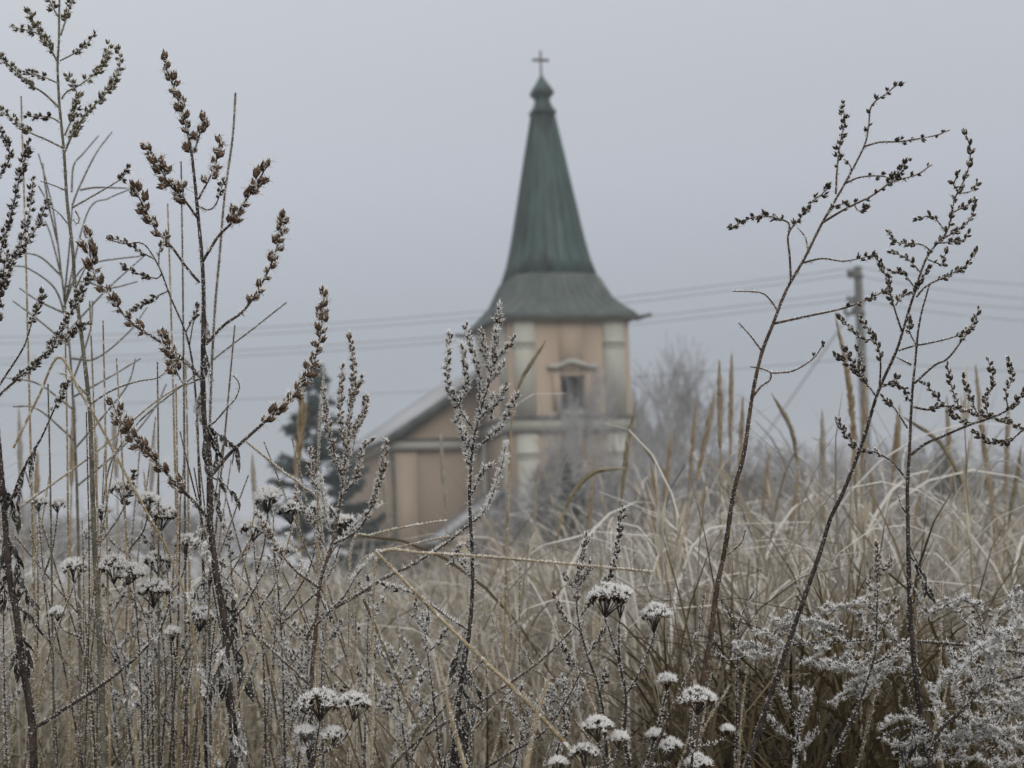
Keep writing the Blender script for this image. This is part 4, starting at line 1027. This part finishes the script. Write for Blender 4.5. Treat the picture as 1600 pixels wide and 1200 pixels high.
J_ = Plant("mugwort", "slanting dark weed crossing in front of the utility pole with crowded buds at its top", "weed", 1.26,
           [(1505, 200), (1516, 233), (1511, 271), (1491, 313), (1481, 359), (1449, 401), (1428, 460), (1411, 516), (1400, 550), (1372, 613), (1348, 690), (1320, 763), (1297, 812), (1281, 865), (1264, 913), (1229, 1014), (1204, 1088), (1163, 1210)], (5.0, .9), "stem_dark", seed=10, frost=.9, frost_len=(3, 7.5))
JS = ("ovoid", "head_dark", 9.2, 6.0, 7)
J_.stem_heads(205, 410, ("ovoid", "head_dark", 10, 9, 9))
for px, r, h, t0 in [
    ([(1491, 331), (1506, 323), (1520, 315)], (1.2, .7), JS, .2), ([(1474, 373), (1502, 355), (1519, 338), (1523, 315)], (1.4, .7), JS, .15), ([(1466, 380), (1485, 378), (1508, 374), (1512, 362)], (1.2, .7), JS, .2), ([(1495, 303), (1519, 298), (1527, 283)], (1.1, .7), JS, .6), ([(1500, 292), (1490, 290), (1498, 268)], (1.1, .7), JS, .1),
    ([(1456, 394), (1442, 383), (1421, 380), (1400, 378), (1388, 362)], (1.4, .7), JS, .35), ([(1440, 428), (1418, 404), (1393, 394)], (1.3, .7), JS, .2), ([(1478, 362), (1456, 338), (1432, 343)], (1.2, .7), JS, .4), ([(1432, 464), (1449, 446), (1484, 429), (1509, 415), (1526, 390)], (1.6, .8), JS, .35),
    ([(1448, 405), (1472, 412), (1478, 392)], (1.1, .7), JS, .2), ([(1430, 450), (1411, 427), (1393, 424)], (1.2, .7), JS, .2), ([(1410, 520), (1393, 467), (1386, 436), (1369, 401)], (1.6, .8), JS, .35), ([(1398, 480), (1410, 460), (1422, 458)], (1.1, .7), JS, .2),
    ([(1374, 608), (1376, 575), (1374, 550), (1362, 522), (1344, 497)], (1.7, .8), JS, .35), ([(1366, 530), (1350, 530), (1335, 520), (1313, 497)], (1.3, .7), JS, .1), ([(1368, 618), (1355, 600), (1337, 578), (1306, 557)], (1.4, .7), JS, .15), ([(1352, 597), (1335, 570), (1318, 540)], (1.2, .7), JS, .15), ([(1350, 594), (1345, 570), (1340, 545)], (1.2, .7), JS, .2),
    ([(1375, 605), (1390, 600), (1400, 590), (1402, 600)], (1.2, .7), JS, .2), ([(1376, 600), (1410, 605), (1420, 625)], (1.2, .7), JS, .1), ([(1428, 462), (1438, 440), (1450, 420)], (1.1, .7), JS, .1)]:
    J_.branch(px, r, h, t0)
J_.done()

K_ = Plant("mugwort", "upright dark weed with wide budded side branches reaching over the hedge", "weed", 1.24,
           [(1452, 445), (1446, 467), (1442, 480), (1435, 515), (1430, 567), (1425, 620), (1421, 704), (1418, 760), (1418, 780), (1420, 895), (1423, 976), (1432, 1067), (1442, 1140), (1455, 1210)], (5.2, 1.3), "stem_dark", seed=11, frost=.85, frost_len=(3, 7.5))
for px, r, h, t0 in [
    ([(1423, 711), (1445, 694), (1470, 683), (1512, 665), (1561, 648), (1586, 630), (1612, 598)], (2.4, 1.1), JS, .72), ([(1544, 655), (1540, 620), (1552, 596), (1544, 562)], (1.2, .7), JS, .1), ([(1575, 640), (1572, 610), (1582, 590), (1575, 562)], (1.2, .7), JS, .15),
    ([(1429, 599), (1460, 571), (1481, 560), (1505, 529), (1520, 508), (1530, 482)], (1.9, .9), JS, .6), ([(1404, 548), (1430, 540), (1453, 536), (1495, 525), (1521, 510)], (1.5, .8), JS, .75),
    ([(1427, 636), (1452, 640), (1477, 634), (1512, 643), (1547, 651), (1575, 660), (1615, 675)], (1.9, 1.0), JS, .12), ([(1526, 645), (1516, 620), (1505, 590)], (1.2, .7), JS, .1), ([(1500, 640), (1487, 605), (1480, 570)], (1.2, .7), JS, .1), ([(1475, 634), (1458, 612), (1443, 598)], (1.2, .7), JS, .1),
    ([(1600, 670), (1575, 690), (1545, 690), (1522, 676)], (1.4, .8), JS, .2), ([(1520, 662), (1500, 655), (1485, 645)], (1.1, .7), JS, .1), ([(1418, 669), (1397, 637), (1378, 620)], (1.6, .8), JS, .6), ([(1417, 750), (1397, 725), (1369, 707), (1344, 704), (1327, 686), (1306, 656)], (1.7, .8), JS, .35),
    ([(1418, 804), (1408, 790), (1404, 775)], (1.5, .7), None, 0), ([(1422, 945), (1440, 930), (1450, 920)], (1.5, .7), None, 0), ([(1424, 570), (1408, 562), (1400, 558)], (1.5, .7), None, 0), ([(1432, 540), (1422, 520), (1420, 500)], (1.2, .7), JS, .4)]:
    K_.branch(px, r, h, t0)
for x, y, sz, an, mt in [(1421, 852, 50, -70, "leaf"), (1422, 870, 46, -50, "leaf"), (1422, 905, 40, -60, "leaf_frosted"), (1428, 1010, 44, -70, "leaf"), (1440, 1110, 60, -100, "leaf"), (1444, 1130, 60, -120, "leaf_frosted"), (1448, 1150, 56, -80, "leaf"), (1440, 1120, 50, -140, "leaf")]:
    K_.leaf(x, y, sz, an, mat=mt, lobes=5)
K_.done()

L_ = Plant("mugwort", "small brown budded weed standing before the arching rimed goldenrod", "weed", 1.20,
           [(1371, 855), (1371, 880), (1371, 920), (1369, 990), (1365, 1032), (1344, 1095), (1316, 1158), (1290, 1210)], (3.4, .9), "stem_dark", seed=12, frost=1.0)
L_.stem_heads(853, 940, OVB)
for px, r, h, t0 in [([(1371, 905), (1382, 890), (1390, 877)], (1.1, .7), OVB, .3), ([(1371, 930), (1360, 915), (1358, 905)], (1.1, .7), OVB, .2), ([(1370, 955), (1385, 942), (1398, 935)], (1.1, .7), OVB, .2), ([(1370, 960), (1358, 945), (1350, 940)], (1.1, .7), OVB, .2),
                     ([(1369, 985), (1390, 970), (1402, 955)], (1.2, .7), OVB, .2), ([(1369, 992), (1357, 988), (1347, 980)], (1.1, .7), OVB, .2), ([(1356, 1050), (1345, 1038), (1336, 1024)], (1.2, .7), OVB, .4), ([(1366, 1037), (1390, 1025), (1418, 1004)], (1.7, .9), OVB, .3)]:
    L_.branch(px, r, h, t0)
L_.done()

# ------------------------------------------------------------------ yarrow
Y1 = Plant("yarrow", "tallest yarrow with two round frosted heads on forked stalks", "yarrow", 1.20,
           [(969, 967), (967, 990), (969, 1039), (978, 1088), (976, 1147), (986, 1210)], (3.4, 1.2), "stem_dark", seed=13, frost=1.0)
Y1.branch([(969, 1039), (951, 983), (943, 962)], (1.8, 1.1)); Y1.branch([(978, 1088), (1000, 1050), (1020, 1000), (1022, 988)], (2.2, 1.2))
Y1.umbel(950, 938, 66, (945, 966), n=110, frost=1.5); Y1.umbel(972, 930, 34, (969, 968), n=45, frost=1.5); Y1.umbel(1025, 962, 46, (1022, 990), n=80, frost=1.4)
Y1.done(.5)
def yarrow(label, D, stem, heads, r=(2.6, 1.1), seed=0, group=None, mat="stem_dark", frost=1.3):
    y = Plant("yarrow", label, "yarrow", D, stem, r, mat, seed=seed + 100, frost=.9, group=group)
    for (x, yy, w, frm) in heads:
        if frm is not None:
            i = np.argmin(np.abs(y.px[:, 1] - (frm))); a = y.px[i]
            y.branch([tuple(a), ((a[0] + x) / 2 + (x - a[0]) * .2, (a[1] + yy + w * .6) / 2), (x, yy + w * .5)], (1.6, 1.0), slope=0)
            y.umbel(x, yy, w, (x, yy + w * .5), n=int(30 + w * .9), frost=frost, D=y.attach_depth(a))
        else:
            y.umbel(x, yy, w, tuple(y.px[-1]), n=int(30 + w * .9), frost=frost)
    return y.done(.5)
yarrow("low yarrow with a wide flat white head in the lower meadow", 1.22, [(500, 1128), (495, 1160), (488, 1210)], [(498, 1102, 66, None), (553, 1102, 50, 1185), (520, 1150, 34, 1170), (476, 1146, 30, 1170)], seed=1)
yarrow("yarrow with one flat funnel shaped head beside the reddish stem", 1.15, [(1090, 1118), (1084, 1145), (1080, 1210)], [(1090, 1096, 56, None), (1136, 1142, 16, 1165)], seed=2)
yarrow("low clump of three yarrow heads under the tallest yarrow", 1.14, [(934, 1160), (945, 1190), (950, 1210)], [(934, 1138, 46, None), (966, 1156, 30, 1195), (914, 1180, 44, 1195), (872, 1194, 26, 1205)], seed=3)
yarrow("small budded yarrow between the flat head and the round heads", 1.2, [(1042, 1078), (1032, 1120), (1018, 1170), (1006, 1210)], [(1042, 1064, 26, None), (1024, 1150, 24, 1180), (1046, 1170, 40, 1200), (1090, 1196, 40, 1205)], seed=4)
YL = ["withered yarrow with a wide head and a small one beside the dark mugwort", "withered yarrow with three crowded heads in a slanting row",
      "withered yarrow whose three heads reach up towards the snapped straw stalk", "withered yarrow with three wide heads close beside the brown mugwort's stem",
      "low withered yarrow leaning against the brown mugwort's lower stem", "withered yarrow with three heads between the brown mugwort and the bushy weed",
      "withered yarrow with four heads under the bushy weed's crowded buds", "slim withered yarrow with two small heads beside the tallest mugwort's stem"]
for k, (st, hd) in enumerate([
    ([(115, 910), (122, 960), (140, 1060), (150, 1210)], [(115, 890, 42, None), (90, 960, 24, 1000)]),
    ([(200, 915), (225, 960), (236, 1050), (240, 1210)], [(178, 888, 50, 940), (206, 900, 46, None), (240, 925, 50, 960)]),
    ([(192, 785), (200, 850), (215, 980), (225, 1210)], [(192, 766, 44, None), (232, 784, 34, 860), (158, 800, 28, 870)]),
    ([(252, 830), (262, 900), (268, 1020), (272, 1210)], [(252, 808, 50, None), (246, 878, 40, 930), (292, 850, 40, 930)]),
    ([(312, 988), (300, 1040), (290, 1110), (286, 1210)], [(312, 968, 44, None), (270, 990, 24, 1080)]),
    ([(396, 846), (402, 920), (412, 1040), (416, 1210)], [(396, 828, 40, None), (418, 784, 38, 900), (440, 860, 30, 950)]),
    ([(418, 800), (430, 880), (440, 1000), (446, 1210)], [(418, 778, 44, None), (455, 800, 40, 900), (500, 800, 40, 960), (536, 820, 40, 980)]),
    ([(60, 800), (68, 900), (82, 1050), (90, 1210)], [(60, 786, 26, None), (90, 790, 24, 900)])]):
    yarrow(YL[k], 1.32 + .03 * (k % 4), st, hd, seed=20 + k, group="yarrow among the straw stalks", mat="stem_brown", frost=1.1, r=(2.0, .9))

# ------------------------------------------------------------------ rimed goldenrod on the right
def goldenrod(label, D, stem, r, sprays, seed, grounded=True, dens=1.0):
    g = Plant("goldenrod", label, "goldenrod", D, stem, r, "stem_dark", seed=seed, frost=1.2, frost_len=(2.5, 6), grounded=grounded)
    for px in sprays:
        q = densify(px, 5); arc = np.concatenate([[0], np.cumsum(np.linalg.norm(np.diff(q, axis=0), axis=1))])
        d0 = g.attach_depth(q[0]); W = P(q[:, 0], q[:, 1], d0 + g.rs.uniform(-.4, .4) * arc * g.s)
        o = MB().tubes(W, np.linspace(1.3, .7, len(W)) * g.s, 5).build("spray", M["stem_grey"], g.root, True, g.base)
        g.rime(W, 1.0 * g.s, 2.6 * dens, ln=(4, 10))
        # short side twigs carrying tiny withered florets
        n_ = max(3, int(arc[-1] / 5.5)); i = g.rs.randint(int(len(W) * .08), len(W) - 1, n_)
        T = unit(W[i + 1] - W[i]); dr = unit(T * .7 + g.rs.normal(0, .75, (n_, 3)) + np.array([0, 0, .35]))
        ll = g.rs.uniform(7, 20, n_) * g.s * np.linspace(1, .8, n_)
        d2 = unit(dr + g.rs.normal(0, .35, (n_, 3)))
        TW_ = np.stack([W[i], W[i] + dr * (ll * .5)[:, None], W[i] + dr * (ll * .5)[:, None] + d2 * (ll * .5)[:, None]], 1)
        MBt = MB().tubes(TW_, np.array([[.8, .65, .5]]) * g.s, 4)
        m2 = n_ * 4; j = g.rs.randint(0, n_, m2); f = g.rs.uniform(.35, 1.0, (m2, 1))
        fp = TW_[j, 0] * (1 - f) + TW_[j, 2] * f; fd = unit(d2[j] + g.rs.normal(0, .7, (m2, 3)))
        MBt.spindles(fp, fp + fd * g.rs.uniform(3.5, 6.5, (m2, 1)) * g.s, g.rs.uniform(1.0, 1.7, m2) * g.s, .5, 4)
        tag(MBt.build("side_twigs", M["cluster_dark"], o, base=g.base), kind="stuff")
        m_ = int(m2 * 6 * dens); j = g.rs.randint(0, m2, m_); dv = unit(g.rs.normal(0, 1, (m_, 3)) + np.array([0, 0, .4]))
        g.FB.append(fp[j] + fd[j] * (2.5 * g.s)); g.FD.append(dv); g.FL.append(g.rs.uniform(3.5, 9, m_) * g.s)
    return g.done(.5)
goldenrod("rimed goldenrod lying almost level with feathery white sprays", 1.33,
          [(1120, 1021), (1145, 1032), (1187, 1016), (1236, 1007), (1320, 1002), (1390, 1000), (1495, 1007), (1600, 1021), (1640, 1035), (1668, 1100), (1680, 1220)], (3.0, 1.2),
          [[(1200, 1013), (1178, 1005), (1150, 1012)], [(1225, 1009), (1205, 990), (1180, 992)], [(1260, 1005), (1235, 985), (1215, 968), (1204, 970)], [(1300, 1003), (1270, 985), (1245, 965), (1230, 955)],
           [(1320, 1002), (1300, 980), (1275, 970), (1240, 972)], [(1365, 1000), (1345, 965), (1315, 950), (1290, 955), (1280, 948)], [(1400, 1000), (1380, 970), (1350, 945), (1322, 945)], [(1290, 1003), (1275, 1025), (1250, 1038)],
           [(1340, 1001), (1315, 1030), (1285, 1042), (1262, 1032)], [(1380, 1000), (1350, 1035), (1310, 1045), (1280, 1035)], [(1230, 1008), (1200, 1022), (1170, 1030)], [(1190, 1016), (1165, 1022), (1148, 1010)], [(1420, 1001), (1400, 1030), (1370, 1045), (1340, 1050)]], 301)
goldenrod("heavily rimed goldenrod with thick white sprays arching up from the lower right", 1.18,
          [(1625, 1052), (1600, 1056), (1537, 1074), (1519, 1095), (1490, 1122), (1467, 1144), (1455, 1180), (1450, 1210)], (4.2, 1.8),
          [[(1537, 1074), (1540, 1050), (1560, 1020), (1580, 990), (1610, 955)], [(1470, 1140), (1462, 1085), (1490, 1040), (1530, 1010), (1580, 985), (1620, 960)], [(1500, 1110), (1490, 1070), (1520, 1030), (1560, 1008)], [(1530, 1080), (1510, 1050), (1480, 1060), (1462, 1078)],
           [(1560, 1066), (1545, 1035), (1550, 1005), (1570, 985)], [(1590, 1058), (1600, 1030), (1620, 1005)], [(1519, 1095), (1550, 1100), (1590, 1095), (1620, 1080)], [(1500, 1115), (1540, 1125), (1580, 1110), (1620, 1110)], [(1545, 1072), (1575, 1080), (1610, 1075)], [(1540, 1072), (1550, 1035), (1565, 1010), (1560, 985)]], 302)
goldenrod("low rimed goldenrod tangled at the foot of the upright weed", 1.22,
          [(1372, 1155), (1400, 1140), (1440, 1135), (1470, 1160), (1490, 1210)], (2.2, 1.1),
          [[(1440, 1135), (1420, 1120), (1400, 1125), (1375, 1140)], [(1470, 1160), (1510, 1165), (1545, 1150), (1575, 1165), (1610, 1160)], [(1480, 1190), (1520, 1185), (1560, 1195), (1600, 1190)], [(1475, 1170), (1500, 1140), (1530, 1130), (1560, 1140)], [(1455, 1148), (1430, 1160), (1400, 1165), (1385, 1160)], [(1460, 1150), (1520, 1150), (1570, 1140), (1615, 1135)], [(1480, 1180), (1450, 1190), (1420, 1188)]], 303)
goldenrod("slender rimed goldenrod spray drooping behind the small brown weed", 1.36,
          [(1292, 1100), (1310, 1092), (1340, 1085), (1380, 1060), (1405, 1045), (1425, 1100), (1432, 1210)], (2.0, 1.1),
          [[(1395, 1050), (1370, 1040), (1345, 1060), (1325, 1075)], [(1370, 1065), (1345, 1062), (1320, 1078)], [(1350, 1080), (1325, 1078), (1300, 1098)], [(1400, 1048), (1380, 1050), (1360, 1075), (1345, 1090)], [(1408, 1050), (1420, 1030), (1400, 1020)]], 304)
goldenrod("rimed goldenrod tip bending left above the white sprays", 1.35,
          [(1445, 962), (1462, 955), (1490, 940), (1505, 938), (1525, 952), (1540, 1000), (1550, 1100), (1552, 1210)], (2.0, 1.0),
          [[(1505, 938), (1490, 942), (1470, 952), (1446, 966)], [(1515, 942), (1530, 945), (1536, 955)], [(1500, 938), (1510, 930), (1500, 938), (1485, 948)], [(1548, 1060), (1570, 1000), (1590, 950), (1600, 925)], [(1540, 1000), (1560, 960), (1590, 925)]], 305)

# ------------------------------------------------------------------ loose straw stalks and twigs
def straw(px, D, r, label, group=None, mat="straw", seed=0, frost=1.0, ln=(2, 5), name="straw_stalk", cat="stalk", grounded=True, lean=0.0):
    """px from the tip down"""
    p = Plant(name, label, cat, D, px, r, mat, seed=seed + 700, frost=frost, frost_len=ln, group=group, grounded=grounded, lean=lean)
    return p.done(.45)
straw([(21, 700), (60, 620), (92, 558), (125, 612), (157, 666), (196, 740), (238, 816), (270, 880), (300, 980), (318, 1210)], 1.28, (2.6, 1.8), "pale straw stalk snapped into a sharp peak", seed=1)
straw([(290, 598), (240, 630), (157, 701), (105, 740), (28, 795), (-30, 835), (-60, 1000), (-70, 1210)], 1.36, (2.0, 1.2), "long thin straw stalk slanting through the stalks by the dark mugwort", seed=2)
straw([(368, 145), (364, 210), (357, 262), (350, 315), (343, 402), (336, 480), (330, 600), (326, 800), (330, 1210)], 1.38, (2.6, 1.6), "tall thin rimed straw rising behind the brown mugwort's right branch", seed=3, frost=2.2, mat="stem_grey")
straw([(1021, 894), (885, 881), (745, 869), (660, 864), (601, 861), (585, 900), (580, 1210)], 1.24, (2.6, 1.6), "level rimed straw lying across in front of the white rimed weed", seed=4, frost=3.0)
straw([(587, 862), (640, 916), (700, 978), (759, 1035), (815, 1088), (895, 1175), (925, 1215)], 1.22, (4.2, 2.4), "thick rimed straw slanting down towards the yarrow clump", seed=5, frost=2.4)
straw([(568, 936), (600, 1010), (633, 1088), (662, 1150), (692, 1212)], 1.25, (3.0, 2.2), "brown straw slanting down beside the wide yarrow head", seed=6, mat="straw_dark")
straw([(683, 1025), (694, 1070), (703, 1112), (730, 1212)], 1.17, (4.0, 2.4), "pale rimed blade leaning on the white rimed weed's foot", seed=7, frost=3.2)
straw([(859, 1054), (848, 1090), (836, 1130), (820, 1212)], 1.2, (4.6, 2.6), "short stout rimed blade standing alone in mid meadow", seed=8, frost=4.0)
straw([(894, 984), (850, 1028), (797, 1067), (731, 1109), (650, 1160), (600, 1212)], 1.26, (2.8, 1.6), "brown twig crossing behind the thick slanting straw", seed=9, mat="stem_brown", frost=1.6)
straw([(909, 1048), (885, 1095), (850, 1144), (800, 1175), (740, 1212)], 1.3, (2.2, 1.2), "thin dark twig curving up below the curved budded weed", seed=10, mat="stem_dark")
straw([(700, 813), (640, 822), (580, 836), (550, 850), (545, 1000), (545, 1210)], 1.35, (1.8, 1.2), "upper thin rimed grass blade reaching right beside the porch", seed=11, frost=2.0)
straw([(702, 838), (650, 849), (601, 862), (560, 885), (556, 1000), (556, 1210)], 1.36, (1.8, 1.2), "lower thin rimed grass blade reaching right beside the porch", seed=12, frost=1.6)
straw([(448, 472), (400, 510), (343, 554), (300, 590), (200, 680), (160, 800), (150, 1210)], 1.42, (1.6, 1.1), "thin bare straw slanting up right past the brown mugwort's stem", seed=13, mat="stem_grey")
straw([(385, 690), (440, 735), (475, 762), (500, 800), (510, 1000), (512, 1210)], 1.34, (2.6, 1.6), "rimed blade leaning left in front of the spruce", seed=14, frost=2.8)
straw([(508, 575), (503, 620), (499, 680), (497, 760), (496, 900), (496, 1210)], 1.30, (3.0, 1.0), "slim rimed blade standing upright in front of the spruce", seed=15, frost=3.0)
straw([(755, 1032), (706, 1091), (660, 1150), (630, 1212)], 1.21, (1.8, 1.2), "short dark twig leaning across the thick slanting straw", seed=16, mat="stem_dark")
straw([(1178, 924), (1160, 960), (1153, 1000), (1150, 1210)], 1.4, (1.6, 1.0), "thin twig standing just right of the reddish stem", seed=17, mat="stem_dark")
straw([(1101, 928), (1092, 985), (1084, 1015), (1078, 1210)], 1.22, (2.0, 1.0), "thin twig standing just left of the reddish stem", seed=18, mat="stem_brown", frost=1.4)
straw([(1090, 1022), (1070, 1065), (1045, 1120), (1020, 1180), (1008, 1212)], 1.17, (3.0, 2.0), "dark broken twig leaning right over the funnel yarrow", seed=19, mat="stem_brown", frost=1.6)
sl_lab = "thin straw stalk in the thicket of stalks left of the brown mugwort"
sd_lab = "brown weathered stalk leaning in the thicket of stalks left of the brown mugwort"
rs2 = np.random.RandomState(91)
fixed = [(246, 566, 248, 1.4), (275, 600, 280, 1.4), (262, 318, 285, 1.5), (283, 252, 292, 1.5), (161, 501, 172, 1.35), (33, 150, 60, 1.5), (367, 508, 300, 1.4), (140, 470, 165, 1.35), (102, 520, 110, 1.4), (75, 600, 85, 1.4), (290, 560, 300, 1.5), (182, 560, 215, 1.35)]
for k, (x, y, xb, d) in enumerate(fixed):
    straw([(x, y), (x * .7 + xb * .3 + 1, y * .7 + 360), (xb, 1210)], d, (2.3, 1.2), sl_lab, "straw stalks of the thicket", "straw" if k % 3 else "stem_grey", seed=40 + k, frost=.7)
for k in range(46):
    x0 = rs2.uniform(-20, 470); y0 = rs2.uniform(640, 930); xb = x0 + rs2.normal(0, 125); mt = ("straw", "straw_dark", "straw_dark", "stem_brown")[rs2.randint(4)]
    straw([(x0, y0), ((x0 + xb) / 2 + rs2.normal(0, 10), (y0 + 1210) / 2), (xb, 1210)], rs2.uniform(1.25, 1.75), (rs2.uniform(1.3, 2.4), 1.0),
          sl_lab if mt == "straw" else sd_lab, "straw stalks of the thicket" if mt == "straw" else "weathered stalks of the thicket", mt, seed=100 + k, frost=.8)
for k in range(34):
    x0 = rs2.uniform(480, 1600); y0 = rs2.uniform(860, 1080); xb = x0 + rs2.normal(0, 60)
    straw([(x0, y0), ((x0 + xb) / 2 + rs2.normal(0, 8), (y0 + 1210) / 2), (xb, 1210)], rs2.uniform(1.35, 1.95), (rs2.uniform(1.4, 2.4), 1.0), "thin frosted stalk standing in the grass right of the spruce", "stalks standing in the grass", ("straw", "straw_dark")[k % 2], seed=200 + k, frost=1.0)

# bare frosted bush of thin twigs behind the tallest mugwort
TW = Plant("twig_bush", "leafless bush of thin grey twigs behind the tallest mugwort", "bush", 1.9,
           [(60, 240), (74, 290), (85, 340), (95, 420), (110, 560), (120, 760), (125, 1000), (128, 1210)], (3.2, 1.0), "stem_grey", seed=77, frost=.5, frost_len=(1.5, 3))
for px in [[(78, 330), (70, 285), (67, 255)], [(112, 300), (115, 259), (130, 240), (154, 212)], [(113, 320), (125, 290), (150, 240), (175, 206)], [(100, 470), (108, 390), (113, 320)], [(100, 480), (136, 334), (170, 310), (202, 296)], [(125, 297), (150, 293), (200, 294)],
           [(98, 440), (80, 370), (70, 345)], [(90, 380), (75, 320), (60, 290)], [(100, 480), (120, 430), (150, 410), (220, 400)], [(102, 490), (60, 470), (30, 450)], [(105, 520), (150, 470), (180, 440), (225, 400)], [(108, 540), (60, 500), (20, 470)],
           [(110, 560), (150, 560), (200, 520), (230, 480)], [(115, 640), (60, 600), (10, 590)], [(118, 700), (170, 640), (200, 600), (212, 560)], [(95, 430), (60, 400), (20, 395)], [(112, 600), (140, 520), (145, 470)], [(120, 760), (190, 700), (240, 640), (260, 600)], [(104, 500), (85, 450), (45, 420), (20, 415)], [(118, 690), (60, 640), (20, 635)],
           [(115, 620), (170, 590), (220, 560)], [(98, 450), (130, 440), (170, 450), (215, 440)]]:
    TW.branch(px, (1.7, 1.0), frost=1.0)
TW.done()

# small filler weeds low in the tangle
rs3 = np.random.RandomState(17)
def twiggy(x0, xt, yt, D, seed, label, group, mat="stem_brown"):
    p = Plant("twiggy_weed", label, "weed", D, [(xt, yt), ((x0 + xt) / 2 + rs3.normal(0, 6), (yt + 1210) / 2), (x0, 1210)], (2.2, .8), mat, seed=seed, frost=1.3, group=group)
    n_ = rs3.randint(5, 9)
    p.stem_heads(yt - 2, yt + 60, ("ovoid", "cluster_dark", 9, 7, 9, True))
    for k in range(n_):
        f = (k + .5) / n_ * .75
        i = int((1 - f) * (len(p.px) - 1)); a = p.px[i]; sg = 1 if k % 2 else -1
        L = rs3.uniform(25, 75) * (.5 + f); an = R_(rs3.uniform(35, 70))
        p.branch([tuple(a), (a[0] + sg * L * .5 * math.cos(an), a[1] - L * .45 * math.sin(an)), (a[0] + sg * L * math.cos(an) * .9, a[1] - L * math.sin(an) * 1.1)], (1.2, .7), ("ovoid", "cluster_dark", 9, 6.5, 9, True), .3)
    for k in range(2):
        i = int(rs3.uniform(.1, .6) * len(p.px)); a = p.px[i]; p.leaf(a[0], a[1], rs3.uniform(24, 40), rs3.uniform(-150, -30), 4, "leaf_frosted")
    p.done(.46)
for k in range(17):
    x0 = rs3.uniform(10, 620); xt = x0 + rs3.normal(0, 35)
    twiggy(x0, xt, rs3.uniform(800, 1030), rs3.uniform(1.32, 1.62), 900 + k, "small frosted twiggy weed in the tangle below the mugworts", "twiggy weeds in the tangle")
for k, (x0, xt, yt) in enumerate([(690, 660, 960), (800, 830, 1090), (860, 880, 1060), (1240, 1255, 1080), (1500, 1520, 960), (1560, 1590, 1000), (640, 610, 1010)]):
    twiggy(x0, xt, yt, 1.3 + .04 * k, 950 + k, "small frosted twiggy weed standing in the grass right of the wide yarrow", "twiggy weeds in the grass", "stem_dark")

# ------------------------------------------------------------------ haze
hz = MB().box((-640, -630, -1.0), (640, 670, 25.0))
m = bpy.data.materials.new("haze_air"); m.use_nodes = True
nn = m.node_tree.nodes; nn.clear()
pv = nn.new("ShaderNodeVolumePrincipled"); pv.inputs["Color"].default_value = (0.93, 0.95, 1.0, 1); pv.inputs["Density"].default_value = 0.0010
pv.inputs["Anisotropy"].default_value = 0.2
om = nn.new("ShaderNodeOutputMaterial"); m.node_tree.links.new(pv.outputs[0], om.inputs["Volume"])
tag(hz.build("haze", m), "pale winter fog hanging over the meadow", "haze", kind="stuff")
